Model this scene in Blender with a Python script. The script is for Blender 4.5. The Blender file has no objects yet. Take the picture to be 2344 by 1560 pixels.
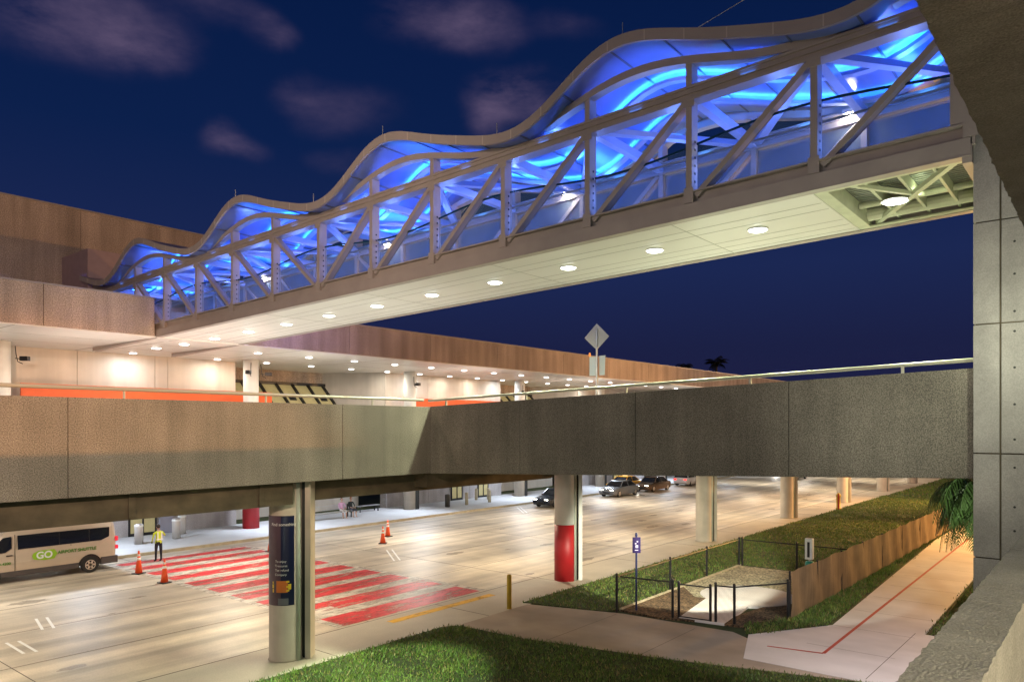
import bpy, bmesh, math, random
import numpy as np
from mathutils import Vector, Matrix
PI = math.pi
random.seed(7)
rng = np.random.default_rng(11)
sc = bpy.context.scene
COL = sc.collection

# ------------------------------------------------------------------ camera
cam_d = bpy.data.cameras.new("camera")
cam = bpy.data.objects.new("camera", cam_d)
COL.objects.link(cam)
cam_d.sensor_width = 36
cam_d.lens = 26.22
cam_d.shift_y = 193 / 2344
cam_d.clip_start = 0.05
cam_d.clip_end = 3000
cam.location = (0, 0, 6.5)
cam.rotation_euler = (PI / 2, 0, math.atan2(-.7761, .6304))
sc.camera = cam

# ------------------------------------------------------------------ exposure
sc.view_settings.view_transform = 'Standard'
sc.view_settings.look = 'None'
sc.view_settings.exposure = 0.0
sc.view_settings.gamma = 1.0
sc.cycles.use_denoising = True
sc.cycles.max_bounces = 7
sc.cycles.transparent_max_bounces = 16
sc.cycles.sample_clamp_indirect = 6.0
sc.cycles.use_light_tree = True

def px_dir(x, y):
    a = (x - 1172) / 1707.; b = (973 - y) / 1707.
    d = Vector((.6306 * a + .7761, -.7761 * a + .6304, b))
    return d.normalized()

# ------------------------------------------------------------------ world : dusk sky with long clouds
W = bpy.data.worlds.new("World"); sc.world = W; W.use_nodes = True
nt = W.node_tree; nt.nodes.clear()
def N(t, **k):
    n = nt.nodes.new(t)
    for a, b in k.items(): setattr(n, a, b)
    return n
def Lk(a, b): nt.links.new(a, b)
out = N('ShaderNodeOutputWorld'); bg = N('ShaderNodeBackground'); Lk(bg.outputs[0], out.inputs[0])
tc = N('ShaderNodeTexCoord'); sep = N('ShaderNodeSeparateXYZ'); Lk(tc.outputs['Generated'], sep.inputs[0])
ramp = N('ShaderNodeValToRGB'); Lk(sep.outputs[2], ramp.inputs[0])
cr = ramp.color_ramp
cr.elements[0].position = 0.0; cr.elements[0].color = (.016, .016, .060, 1)
cr.elements[1].position = 0.62; cr.elements[1].color = (.0012, .009, .055, 1)
for p, c in ((.10, (.013, .017, .066, 1)), (.20, (.013, .024, .098, 1)), (.34, (.0045, .017, .082, 1))):
    e = cr.elements.new(p); e.color = c
# cloud masses: distorted direction, soft blobs
nz = N('ShaderNodeTexNoise'); nz.inputs['Scale'].default_value = 6; nz.inputs['Detail'].default_value = 5
Lk(tc.outputs['Generated'], nz.inputs['Vector'])
off = N('ShaderNodeVectorMath', operation='MULTIPLY_ADD'); Lk(nz.outputs['Color'], off.inputs[0])
off.inputs[1].default_value = (.12, .12, .08); Lk(tc.outputs['Generated'], off.inputs[2])
cen = N('ShaderNodeVectorMath', operation='SUBTRACT'); Lk(off.outputs[0], cen.inputs[0]); cen.inputs[1].default_value = (.06, .06, .04)
clouds = [(190, 40, .13, .40), (330, 95, .08, .25), (600, 75, .055, .33), (470, 20, .07, .18), (1010, 40, .10, .30), (1110, 85, .085, .38),
          (1145, 235, .075, .45), (1215, 215, .06, .30), (1240, 265, .06, .28), (1130, 285, .055, .3), (700, 210, .06, .20), (790, 250, .085, .17), (512, 312, .055, .38), (560, 330, .05, .2), (1285, 75, .055, .15), (790, 370, .05, .12), (70, 60, .07, .15)]
right = Vector((.6306, -.7761, 0))
acc = None
for (x, y, r, s) in clouds:
    d = px_dir(x, y)
    mp = N('ShaderNodeVectorMath', operation='SUBTRACT'); Lk(cen.outputs[0], mp.inputs[0]); mp.inputs[1].default_value = d
    sc_ = N('ShaderNodeVectorMath', operation='MULTIPLY'); Lk(mp.outputs[0], sc_.inputs[0]); sc_.inputs[1].default_value = (1, 1, 1.9)
    ln = N('ShaderNodeVectorMath', operation='LENGTH'); Lk(sc_.outputs[0], ln.inputs[0])
    mr = N('ShaderNodeMapRange', interpolation_type='SMOOTHERSTEP'); Lk(ln.outputs['Value'], mr.inputs[0])
    mr.inputs[1].default_value = 0; mr.inputs[2].default_value = r * .92; mr.inputs[3].default_value = s * .62; mr.inputs[4].default_value = 0
    if acc is None: acc = mr.outputs[0]
    else:
        ad = N('ShaderNodeMath', operation='ADD'); Lk(acc, ad.inputs[0]); Lk(mr.outputs[0], ad.inputs[1]); acc = ad.outputs[0]
nz2 = N('ShaderNodeTexNoise'); nz2.inputs['Scale'].default_value = 9; nz2.inputs['Detail'].default_value = 6; nz2.inputs['Roughness'].default_value = .62
mpp = N('ShaderNodeMapping'); mpp.inputs['Rotation'].default_value = (0, 0.5, 0.2); mpp.inputs['Scale'].default_value = (1, 1, 2.6)
Lk(tc.outputs['Generated'], mpp.inputs[0]); Lk(mpp.outputs[0], nz2.inputs['Vector'])
mr2 = N('ShaderNodeMapRange'); Lk(nz2.outputs[0], mr2.inputs[0]); mr2.inputs[1].default_value = .33; mr2.inputs[2].default_value = .68; mr2.inputs[3].default_value = .1; mr2.inputs[4].default_value = 1.5
ml = N('ShaderNodeMath', operation='MULTIPLY', use_clamp=True); Lk(acc, ml.inputs[0]); Lk(mr2.outputs[0], ml.inputs[1])
mx = N('ShaderNodeMix', data_type='RGBA'); Lk(ml.outputs[0], mx.inputs[0]); Lk(ramp.outputs[0], mx.inputs[6]); mx.inputs[7].default_value = (.23, .16, .27, 1)
Lk(mx.outputs[2], bg.inputs[0]); bg.inputs[1].default_value = .86

# ------------------------------------------------------------------ lamps
def aim(o, target):
    o.rotation_euler = (Vector(target) - o.location).to_track_quat('-Z', 'Y').to_euler()
def light(name, typ, loc, energy, color, target=None, size=.3, size_y=None, spot=None, blend=.6):
    d = bpy.data.lights.new(name, typ); d.energy = energy; d.color = color
    if typ == 'AREA':
        d.shape = 'DISK' if size_y is None else 'RECTANGLE'; d.size = size
        if size_y: d.size_y = size_y
    else: d.shadow_soft_size = size
    if typ == 'SPOT': d.spot_size = math.radians(spot or 100); d.spot_blend = blend
    o = bpy.data.objects.new(name, d); COL.objects.link(o); o.location = loc
    if target is not None: aim(o, target)
    return o
SOD = (1.0, .52, .20); WARM = (1.0, .80, .58); COOL = (.80, .88, 1.0); GRN = (.90, 1.0, .66)
# lamps of the lower roadway, hung under the viaduct deck
for i, u in enumerate((-8, 4, 15.5, 27, 39, 51, 64, 78, 95, 115)):
    light("road_lamp", 'AREA', (u, 22.5, 5.0), 400, (1, .84, .62), (u, 22.5, 0), .9)
    light("road_lamp", 'AREA', (u + 3, 31.5, 5.0), 500, (1, .90, .76), (u + 3, 31.5, 0), .9)
    light("kerb_lamp", 'AREA', (u, 40.2, 5.0), 520, (.74, .84, 1), (u, 40.2, 0), .8)
# sodium street and path lamps out of view, plus added fill lights
light("sodium_lamp", 'POINT', (-3, 21, 13.5), 1900, (1, .72, .52), size=.25)
light("sodium_lamp", 'SPOT', (66, -2, 16), 27000, (1, .66, .42), (76, 35, 11), .3, spot=118)
light("sodium_lamp", 'POINT', (130, 10, 16), 20000, (1, .60, .32), size=.3)
light("sodium_lamp", 'SPOT', (-6, -3, 12.5), 21000, (1, .72, .54), (14, 45, 14), .25, spot=70)
light("truss_fill", 'SPOT', (-10, 13, 15), 2300, (1, .87, .78), (16.4, 15, 13), .25, spot=90, blend=1)  # unseen fill added to brighten the outer truss faces
light("path_lamp", 'SPOT', (56, 3.4, 7.5), 15000, (1, .50, .14), (43, 8, 0), .2, spot=120)
light("path_lamp", 'POINT', (34, .6, 5.0), 650, (1, .66, .30), size=.2)
light("palm_fill", 'SPOT', (24.5, 1.5, 3.0), 1300, (.95, 1, .75), (29.2, 3.5, 3.7), .15, spot=62)  # unseen fill added so the palm fronds show
light("path_lamp", 'SPOT', (72, 2, 8), 26000, (1, .50, .14), (55, 18, 1), .2, spot=110)
light("plaza_lamp", 'SPOT', (19.2, 1.0, 5.3), 1700, (1, .93, 1.0), (22.8, 6.0, 0), .12, spot=70, blend=.3)
light("lawn_fill", 'SPOT', (.5, 12.5, 10), 24000, (.80, 1.0, .66), (11.2, 14.3, 0), .12, spot=22, blend=.3)  # added spot, its cone edge shapes the bright lawn patch
light("lawn_fill", 'SPOT', (17.9, .5, 5.4), 2400, (.85, 1.0, .72), (19.3, 6.0, 0), .12, spot=44, blend=.3)
light("lawn_fill", 'SPOT', (20.6, 8, 5.2), 7500, (1, .97, .74), (29.5, 15.6, 0), .12, spot=50, blend=.3)  # added under the ramp to brighten the lawn beyond the column
light("lawn_fill", 'SPOT', (21.5, 5, 5.2), 700, (.92, .98, .80), (31.5, 11.2, 0), .10, spot=54, blend=.2)
light("garage_fill", 'AREA', (-2.5, -3.0, 7.85), 380, (1, .88, .60), (-2.5, -3.0, 0), .6)
light("garage_fill", 'SPOT', (.4, -3.6, 6.7), 1700, (1, .88, .56), (2.9, .33, 5.3), .15, spot=44, blend=.6)  # added fill for the parapet's inner face
light("garage_fill", 'AREA', (1.2, -1.3, 7.9), 26, (1, .92, .76), (1.8, .3, 5.6), .4)
light("garage_fill", 'AREA', (6, -3.2, 7.85), 80, (1, .86, .66), (6, -3.2, 0), .6)
light("garage_fill", 'SPOT', (8, .60, 7.0), 430, (1, .92, .84), (16.6, 1.3, 8.0), .2, spot=80, blend=1)  # added fill for the pillar, hung outside the garage front
light("ramp_fill", 'POINT', (14.6, 1.1, 8.0), 190, (.96, 1, .76), size=.12)  # unseen fills added to brighten the ramp wall towards the pillar
light("ramp_fill", 'SPOT', (1.5, .9, 7.6), 900, (.98, .98, .84), (16.8, 9, 6.2), .3, spot=60, blend=1)
light("ramp_fill", 'SPOT', (4.5, .9, 7.8), 1500, (.97, 1, .80), (16.8, 3.6, 7.2), .2, spot=26, blend=1)
light("garage_side_fill", 'SPOT', (-9, -13, 5.55), 36000, (1, .40, .12), (5.5, 17, 1.8), .06, spot=29, blend=.35)  # added low so the parapet cuts its orange light on the side wall
light("garage_side_fill", 'SPOT', (-5, 1.2, 3.6), 750, (.78, .96, .80), (9, 17, 5.2), .3, spot=70)
light("garage_side_fill", 'SPOT', (12, 1.0, 2.2), 230, (.92, 1.0, .90), (25.9, 18, 2.3), .2, spot=19, blend=.8)  # added fill for the red and white column

# ------------------------------------------------------------------ materials
def mat(name, color, rough=.7, metal=0, var=0, vscale=3, bump=0, bscale=40, emit=None, estr=0, spec=None, stretch=None,
        speckle=None, streak=None, transp=None):
    """var: broad value variation; speckle=(scale, amount) fine grain; streak=(scale vec, amount)"""
    m = bpy.data.materials.new(name); m.use_nodes = True
    t = m.node_tree; b = t.nodes['Principled BSDF']
    b.inputs['Base Color'].default_value = (*color, 1); b.inputs['Roughness'].default_value = rough; b.inputs['Metallic'].default_value = metal
    if spec is not None: b.inputs['Specular IOR Level'].default_value = spec
    if emit: b.inputs['Emission Color'].default_value = (*emit, 1); b.inputs['Emission Strength'].default_value = estr
    geo = t.nodes.new('ShaderNodeNewGeometry')
    cur = None
    def factor(scale, amt, vec=None, det=4, cl=(.3, .7)):
        nonlocal cur
        n = t.nodes.new('ShaderNodeTexNoise'); n.inputs['Scale'].default_value = scale; n.inputs['Detail'].default_value = det
        if vec is not None:
            mp = t.nodes.new('ShaderNodeMapping'); mp.inputs['Scale'].default_value = vec
            t.links.new(geo.outputs['Position'], mp.inputs[0]); t.links.new(mp.outputs[0], n.inputs['Vector'])
        else: t.links.new(geo.outputs['Position'], n.inputs['Vector'])
        r = t.nodes.new('ShaderNodeMapRange'); t.links.new(n.outputs[0], r.inputs[0])
        r.inputs[1].default_value = cl[0]; r.inputs[2].default_value = cl[1]; r.inputs[3].default_value = 1 - amt; r.inputs[4].default_value = 1 + amt
        mx = t.nodes.new('ShaderNodeVectorMath'); mx.operation = 'SCALE'
        if cur is None: mx.inputs[0].default_value = color
        else: t.links.new(cur, mx.inputs[0])
        t.links.new(r.outputs[0], mx.inputs['Scale']); cur = mx.outputs[0]
    if var: factor(vscale, var, stretch)
    if speckle: factor(speckle[0], speckle[1], None, 2, (.38, .62))
    if streak: factor(1.0, streak[1], streak[0], 5)
    if cur is not None: t.links.new(cur, b.inputs['Base Color'])
    if bump:
        n = t.nodes.new('ShaderNodeTexNoise'); n.inputs['Scale'].default_value = bscale; n.inputs['Detail'].default_value = 3
        t.links.new(geo.outputs['Position'], n.inputs['Vector'])
        bp = t.nodes.new('ShaderNodeBump'); bp.inputs['Strength'].default_value = min(bump, 1); bp.inputs['Distance'].default_value = .02
        t.links.new(n.outputs[0], bp.inputs['Height']); t.links.new(bp.outputs[0], b.inputs['Normal'])
    if transp is not None:
        tr = t.nodes.new('ShaderNodeBsdfTransparent'); ms = t.nodes.new('ShaderNodeMixShader'); o = t.nodes['Material Output']
        ms.inputs[0].default_value = transp
        t.links.new(b.outputs[0], ms.inputs[1]); t.links.new(tr.outputs[0], ms.inputs[2]); t.links.new(ms.outputs[0], o.inputs[0])
    return m
def worn(m, lo=.38, hi=.52):
    t = m.node_tree; b = t.nodes['Principled BSDF']; o = t.nodes['Material Output']
    g = t.nodes.new('ShaderNodeNewGeometry'); mp = t.nodes.new('ShaderNodeMapping'); mp.inputs['Scale'].default_value = (.5, 1.6, 1)
    n = t.nodes.new('ShaderNodeTexNoise'); n.inputs['Scale'].default_value = 1.6; n.inputs['Detail'].default_value = 9; n.inputs['Roughness'].default_value = .78
    r = t.nodes.new('ShaderNodeMapRange'); r.inputs[1].default_value = lo; r.inputs[2].default_value = hi; r.inputs[3].default_value = .85; r.inputs[4].default_value = .0
    tr = t.nodes.new('ShaderNodeBsdfTransparent'); ms = t.nodes.new('ShaderNodeMixShader')
    t.links.new(g.outputs['Position'], mp.inputs[0]); t.links.new(mp.outputs[0], n.inputs['Vector']); t.links.new(n.outputs[0], r.inputs[0]); t.links.new(r.outputs[0], ms.inputs[0])
    t.links.new(b.outputs[0], ms.inputs[1]); t.links.new(tr.outputs[0], ms.inputs[2]); t.links.new(ms.outputs[0], o.inputs[0]); return m
def emis(name, color, s):
    return mat(name, tuple(min(.8, c_ * .5 + .01) for c_ in color), emit=color, estr=s)
M = {}
M['agg'] = mat('exposed_aggregate', (.19, .172, .140), .9, var=.20, vscale=.6, bump=.8, bscale=44, speckle=(46, .40), streak=((2.2, 2.2, .12), .15))
M['agg_term'] = mat('terminal_aggregate', (.40, .315, .25), .9, var=.14, vscale=.4, bump=.7, bscale=25, speckle=(22, .30), streak=((1.5, 1.5, .10), .24))
M['plaster'] = mat('terminal_wall', (.56, .51, .45), .85, var=.09, vscale=.6, bump=.2, bscale=20, streak=((1.6, 1.6, .1), .10))
M['lower'] = mat('lower_stone', (.34, .31, .30), .85, var=.14, vscale=.9, bump=.3, bscale=22, speckle=(30, .2), streak=((2, 2, .15), .16))
M['conc'] = mat('smooth_concrete', (.31, .295, .275), .8, var=.18, vscale=1.3, bump=.25, bscale=16, speckle=(50, .10), streak=((1.5, 1.5, .3), .10))
M['conc_near'] = mat('rough_near_concrete', (.25, .235, .215), .95, var=.14, vscale=4, bump=.6, bscale=70, speckle=(120, .18))
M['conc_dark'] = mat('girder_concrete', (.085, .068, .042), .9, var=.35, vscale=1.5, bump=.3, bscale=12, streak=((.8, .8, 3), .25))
M['column'] = mat('column_concrete', (.48, .42, .345), .7, var=.12, vscale=1.2, bump=.15, bscale=22, streak=((3, 3, .3), .10))
M['white'] = mat('white_paint', (.78, .78, .75), .45, var=.05, vscale=2)
M['red'] = mat('red_paint', (.36, .009, .013), .5, var=.12, vscale=2)
M['pipe'] = mat('downpipe_green_grey', (.38, .42, .36), .4, var=.1)
M['dark'] = mat('dark_gap', (.02, .021, .02), .7)
M['black'] = mat('black_metal', (.018, .018, .02), .4, metal=.3)
M['soffit'] = mat('soffit_panel', (.80, .79, .74), .32, var=.04, vscale=.4)
M['seam'] = mat('soffit_seam', (.35, .33, .29), .6)
M['truss'] = mat('truss_paint', (.36, .315, .285), .42, var=.08, vscale=1.5)
M['fascia'] = mat('roof_fascia_metal', (.36, .315, .285), .38, var=.05, vscale=1)
M['inner'] = mat('inner_panel_led_tint', (.40, .47, .68), .30, var=.10, vscale=.8)  # LED blue mixed into the base colour of white panels
M['floor_in'] = mat('bridge_floor', (.30, .30, .32), .5)
M['glass'] = mat('tinted_glass', (.10, .19, .27), .08, var=0, transp=.60, spec=.8)
M['film'] = mat('frosted_glass_film', (.22, .27, .33), .35, var=.10, vscale=1.0, transp=.45)
M['edge'] = mat('glass_edge', (.01, .05, .09), .2)
M['steel'] = mat('galvanised_steel', (.55, .56, .55), .35, metal=.7, var=.08)
M['rail'] = mat('painted_rail', (.46, .44, .36), .4, metal=.25)
M['orange'] = mat('orange_band', (.80, .13, .035), .6, var=.05)
M['dark_brown'] = mat('dark_bronze', (.045, .037, .028), .5)
M['amber_glass'] = mat('lit_window', (.35, .30, .16), .25, emit=(.9, .78, .34), estr=.15, var=.1)
M['road'] = mat('road_concrete', (.47, .41, .32), .46, var=.17, vscale=.8, streak=((.02, 1.1, 1), .38), bump=.12, bscale=30, speckle=(20, .06))  # lane streaks: tyre wear, with traffic light trails echoed in the colour
M['road2'] = mat('apron_concrete', (.47, .42, .335), .6, var=.12, vscale=.5, bump=.15, bscale=30, speckle=(24, .06), streak=((.15, .5, 1), .12))
M['walk'] = mat('sidewalk_concrete', (.56, .56, .56), .6, var=.08, vscale=.7, bump=.1, bscale=30)
M['path'] = mat('path_concrete', (.60, .565, .55), .7, var=.10, vscale=.5, bump=.15, bscale=40, streak=((.8, .25, 1), .10))
M['path_old'] = mat('old_path_concrete', (.33, .27, .215), .75, var=.16, vscale=.5, bump=.2, bscale=40, streak=((.6, .3, 1), .2))
M['joint'] = mat('joint_line', (.13, .11, .09), .9)
M['kerb'] = mat('kerb_concrete', (.42, .36, .25), .8, var=.15)
M['earth'] = mat('soil_and_turf', (.035, .05, .012), 1, var=.4, vscale=1.5)
M['mulch'] = mat('brown_mulch', (.10, .062, .032), 1, var=.35, vscale=2.0, bump=1, bscale=14, speckle=(14, .7))
M['gravel'] = mat('pale_gravel', (.30, .27, .18), 1, var=.25, vscale=1.2, bump=1, bscale=20, speckle=(13, .55))
M['redx'] = mat('red_crossing_paint', (.60, .035, .042), .45, var=.10, vscale=.8, streak=((.10, 1.8, 1), .22))
M['whitex'] = mat('white_road_paint', (.56, .52, .45), .45, var=.08, vscale=.9, streak=((.06, 2, 1), .15))
M['yellowx'] = mat('yellow_road_paint', (.78, .44, .02), .6, var=.12, vscale=3)
worn(M['redx'], .385, .53); worn(M['whitex'], .40, .54); worn(M['yellowx'], .36, .5)
M['redline'] = mat('red_path_line', (.42, .045, .025), .6, var=.1)
M['tree_line'] = mat('tactile_dot', (.45, .09, .12), .7)
M['bark'] = mat('palm_bark', (.11, .085, .06), .9, bump=.8, bscale=18, var=.2)
M['frond'] = mat('palm_leaf', (.05, .10, .025), .5, var=.4, vscale=2.2)
M['frond_far'] = mat('far_palm_leaf', (.012, .018, .010), .7)
M['fabric'] = mat('tan_privacy_fabric', (.165, .108, .06), .85, var=.22, vscale=1.2, streak=((6, 6, .2), .22), bump=.3, bscale=9)

# ------------------------------------------------------------------ mesh helpers
class MB:
    def __init__(s): s.v = []; s.f = []; s.m = []
    def add(s, vs, fs, mi=0):
        o = len(s.v); s.v += [tuple(p) for p in vs]; s.f += [tuple(i + o for i in f) for f in fs]; s.m += [mi] * len(fs); return s
    def box(s, a, b, mi=0):
        x0, y0, z0 = a; x1, y1, z1 = b
        vs = [(x0, y0, z0), (x1, y0, z0), (x1, y1, z0), (x0, y1, z0), (x0, y0, z1), (x1, y0, z1), (x1, y1, z1), (x0, y1, z1)]
        return s.add(vs, [(0, 3, 2, 1), (4, 5, 6, 7), (0, 1, 5, 4), (1, 2, 6, 5), (2, 3, 7, 6), (3, 0, 4, 7)], mi)
    def hexa(s, vs, mi=0):
        return s.add(vs, [(0, 3, 2, 1), (4, 5, 6, 7), (0, 1, 5, 4), (1, 2, 6, 5), (2, 3, 7, 6), (3, 0, 4, 7)], mi)
    def slope(s, u0, u1, v0, v1, zf0, zf1, mi=0):
        """box whose bottom/top follow functions of v"""
        return s.hexa([(u0, v0, zf0(v0)), (u1, v0, zf0(v0)), (u1, v1, zf0(v1)), (u0, v1, zf0(v1)),
                       (u0, v0, zf1(v0)), (u1, v0, zf1(v0)), (u1, v1, zf1(v1)), (u0, v1, zf1(v1))], mi)
    def beam(s, p, q, w, h, mi=0, up=(0, 0, 1)):
        p = Vector(p); q = Vector(q); d = (q - p).normalized(); up = Vector(up)
        x = d.cross(up)
        if x.length < 1e-3: x = d.cross(Vector((1, 0, 0)))
        x.normalize(); y = x.cross(d).normalized()
        c = []
        for e in (p, q):
            for a, b in ((-1, -1), (1, -1), (1, 1), (-1, 1)): c.append(e + x * a * w / 2 + y * b * h / 2)
        return s.add(c, [(0, 1, 2, 3), (7, 6, 5, 4), (0, 4, 5, 1), (1, 5, 6, 2), (2, 6, 7, 3), (3, 7, 4, 0)], mi)
    def tube(s, pts, r, n=8, mi=0, cap=True):
        pts = [Vector(p) for p in pts]; rs = r if isinstance(r, (list, tuple)) else [r] * len(pts)
        o = len(s.v); prev = None
        for i, p in enumerate(pts):
            d = (pts[min(i + 1, len(pts) - 1)] - pts[max(i - 1, 0)]).normalized()
            a = prev if prev is not None else (Vector((0, 0, 1)) if abs(d.z) < .9 else Vector((1, 0, 0)))
            x = d.cross(a); x.normalize(); y = x.cross(d).normalized(); prev = y
            for k in range(n):
                t = 2 * PI * k / n; s.v.append(tuple(p + (x * math.cos(t) + y * math.sin(t)) * rs[i]))
        for i in range(len(pts) - 1):
            for k in range(n):
                a = o + i * n + k; b = o + i * n + (k + 1) % n
                s.f.append((a, b, b + n, a + n)); s.m.append(mi)
        if cap:
            s.f.append(tuple(o + k for k in range(n))[::-1]); s.m.append(mi)
            s.f.append(tuple(o + (len(pts) - 1) * n + k for k in range(n))); s.m.append(mi)
        return s
    def lathe(s, prof, n=24, c=(0, 0), mi=0):
        o = len(s.v)
        for (r, z) in prof:
            for k in range(n):
                t = 2 * PI * k / n; s.v.append((c[0] + r * math.cos(t), c[1] + r * math.sin(t), z))
        for i in range(len(prof) - 1):
            for k in range(n):
                a = o + i * n + k; b = o + i * n + (k + 1) % n
                s.f.append((a, b, b + n, a + n)); s.m.append(mi)
        s.f.append(tuple(o + k for k in range(n))[::-1]); s.m.append(mi)
        s.f.append(tuple(o + (len(prof) - 1) * n + k for k in range(n))); s.m.append(mi)
        return s
    def poly(s, pts, z0, z1, mi=0):
        n = len(pts); vs = [(x, y, z0) for x, y in pts] + [(x, y, z1) for x, y in pts]
        return s.add(vs, [tuple(range(n))[::-1], tuple(range(n, 2 * n))] + [(i, (i + 1) % n, n + (i + 1) % n, n + i) for i in range(n)], mi)
    def sheet(s, pts, z, mi=0):
        return s.add([(x, y, z) for x, y in pts], [tuple(range(len(pts)))], mi)
    def build(s, name, mats, parent=None, bevel=0, smooth=False):
        me = bpy.data.meshes.new(name); me.from_pydata(s.v, [], s.f)
        if not isinstance(mats, (list, tuple)): mats = [mats]
        for m_ in mats: me.materials.append(m_)
        if len(mats) > 1: me.polygons.foreach_set('material_index', s.m)
        if smooth: me.polygons.foreach_set('use_smooth', [True] * len(s.f))
        me.update()
        o = bpy.data.objects.new(name, me); COL.objects.link(o)
        if parent is not None: o.parent = parent
        if bevel:
            b = o.modifiers.new('bevel', 'BEVEL'); b.width = bevel; b.segments = 2; b.limit_method = 'ANGLE'
        return o
def empty(name, loc, label, cat, group=None, rz=0):
    o = bpy.data.objects.new(name, None); COL.objects.link(o); o.location = loc; o.rotation_euler = (0, 0, rz); o.empty_display_size = .3
    return tag(o, label, cat, group)
def tag(o, label, cat, group=None):
    o['label'] = label; o['category'] = cat
    if group: o['group'] = group
    return o
def struct(o): o['kind'] = 'structure'; return o
def copy_thing(root, loc, rz=None, label=None, group=None):
    r = root.copy(); COL.objects.link(r); r.location = loc
    if rz is not None: r.rotation_euler = (0, 0, rz)
    if label: r['label'] = label
    if group: r['group'] = group
    for c in root.children:
        d = c.copy(); COL.objects.link(d); d.parent = r
        for g in c.children:
            e = g.copy(); COL.objects.link(e); e.parent = d
    return r
def text_geo(s, size, depth=0.0, bold=0.0):
    cu = bpy.data.curves.new('t', 'FONT'); cu.body = s; cu.size = size; cu.extrude = depth; cu.offset = bold
    cu.align_x = 'CENTER'; cu.align_y = 'CENTER'
    o = bpy.data.objects.new('t', cu); COL.objects.link(o)
    dg = bpy.context.evaluated_depsgraph_get(); dg.update(); me = bpy.data.meshes.new_from_object(o.evaluated_get(dg))
    vs = [tuple(v.co) for v in me.vertices]; fs = [tuple(p.vertices) for p in me.polygons]
    bpy.data.objects.remove(o); bpy.data.curves.remove(cu); bpy.data.meshes.remove(me)
    return vs, fs
ORD = ['first', 'second', 'third', 'fourth', 'fifth', 'sixth', 'seventh', 'eighth', 'ninth', 'tenth', 'eleventh', 'twelfth', 'thirteenth', 'fourteenth', 'fifteenth', 'sixteenth', 'seventeenth', 'eighteenth']

# ================================================================== SETTING
struct(MB().sheet([(-900, -900), (900, -900), (900, 900), (-900, 900)], -.03).build('ground', M['earth']))
road = MB().sheet([(-120, 19.3), (400, 19.3), (400, 37.8), (-120, 37.8)], 0.0)
struct(road.build('road', M['road']))
struct(MB().sheet([(-120, 16.6), (400, 16.6), (400, 19.3), (-120, 19.3)], 0.0).build('road_verge', M['road2']))
j = MB()
j.box((-120, 19.28, -.02), (400, 19.31, .004))
for u in np.arange(-60, 200, 6.1): j.box((u, 16.7, -.02), (u + .02, 19.3, .004))
for v in (23.0, 26.8, 30.5, 34.2): j.box((-120, v, -.02), (400, v + .025, .004))
for u in np.arange(-57, 200, 9.15): j.box((u, 19.3, -.02), (u + .025, 37.8, .004))
struct(j.build('pavement_joints', M['joint']))
# far sidewalk by the terminal, raised kerb
sw = MB(); sw.box((-120, 37.95, -.02), (400, 44.2, .13)); struct(sw.build('sidewalk', M['walk']))
struct(MB().box((-120, 37.8, -.02), (400, 37.94, .14)).build('kerb', M['kerb']))
# concrete walks in the foreground
struct(MB().poly([(17.9, 16.65), (17.75, 16.3), (17.9, 14.0), (18.85, 9.6), (20.4, 4.6), (22.5, -2), (40, -2), (40, 3), (23.5, 3.0), (22.3, 6.2), (21.0, 7.95), (21.9, 8.3), (22.6, 9.4), (22.4, 13.3), (21.4, 16.65)], -.02, .012).build('walkway', M['path_old']))
struct(MB().poly([(20.2, 8.1), (20.25, 5.0), (20.6, 1), (26.0, -1), (26.05, 4.65), (60, 4.9), (90, 5.3), (90, 8.0), (48.1, 8.02), (35, 7.55), (25.4, 7.2), (22.6, 8.9)], -.02, .02).build('path', M['path']))
rl = MB()
def line(ps, w, z, mb, mi=0):
    for (a, b) in zip(ps[:-1], ps[1:]):
        a = Vector((*a, 0)); b = Vector((*b, 0)); d = (b - a).normalized(); nrm = Vector((-d.y, d.x, 0)) * w / 2
        mb.add([(a + nrm).to_tuple()[:2] + (z,), (b + nrm).to_tuple()[:2] + (z,), (b - nrm).to_tuple()[:2] + (z,), (a - nrm).to_tuple()[:2] + (z,)], [(3, 2, 1, 0)], mi)
line([(21.75, 8.0), (22.05, 6.5), (75, 6.75)], .10, .025, rl)
struct(rl.build('path_line', M['redline']))
pj = MB()
for u in np.arange(22.8, 70, 2.6): line([(u, 4.8), (u, 7.2)], .02, .0235, pj)
line([(20.5, 5.0), (26, 4.9)], .02, .0235, pj)
for v in (10.5, 13.4): line([(18.2, v), (22.2, v)], .02, .016, pj)
struct(pj.build('path_joints', M['joint']))
st_ = MB(); rs_ = np.random.default_rng(21)
for _ in range(60):
    u, v, r0 = rs_.uniform(2, 75), rs_.uniform(19.8, 37), rs_.uniform(.06, .35); n = 14
    ph = rs_.uniform(0, 6.28)
    st_.sheet([(u + r0 * rs_.uniform(1.2, 2.6) * math.cos(2 * PI * k / n), v + r0 * (.8 + .25 * math.sin(3 * k + ph)) * math.sin(2 * PI * k / n)) for k in range(n)], .0055)
struct(st_.build('oil_stains', mat('oil_stain', (.13, .11, .085), .35, transp=.72)))
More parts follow.
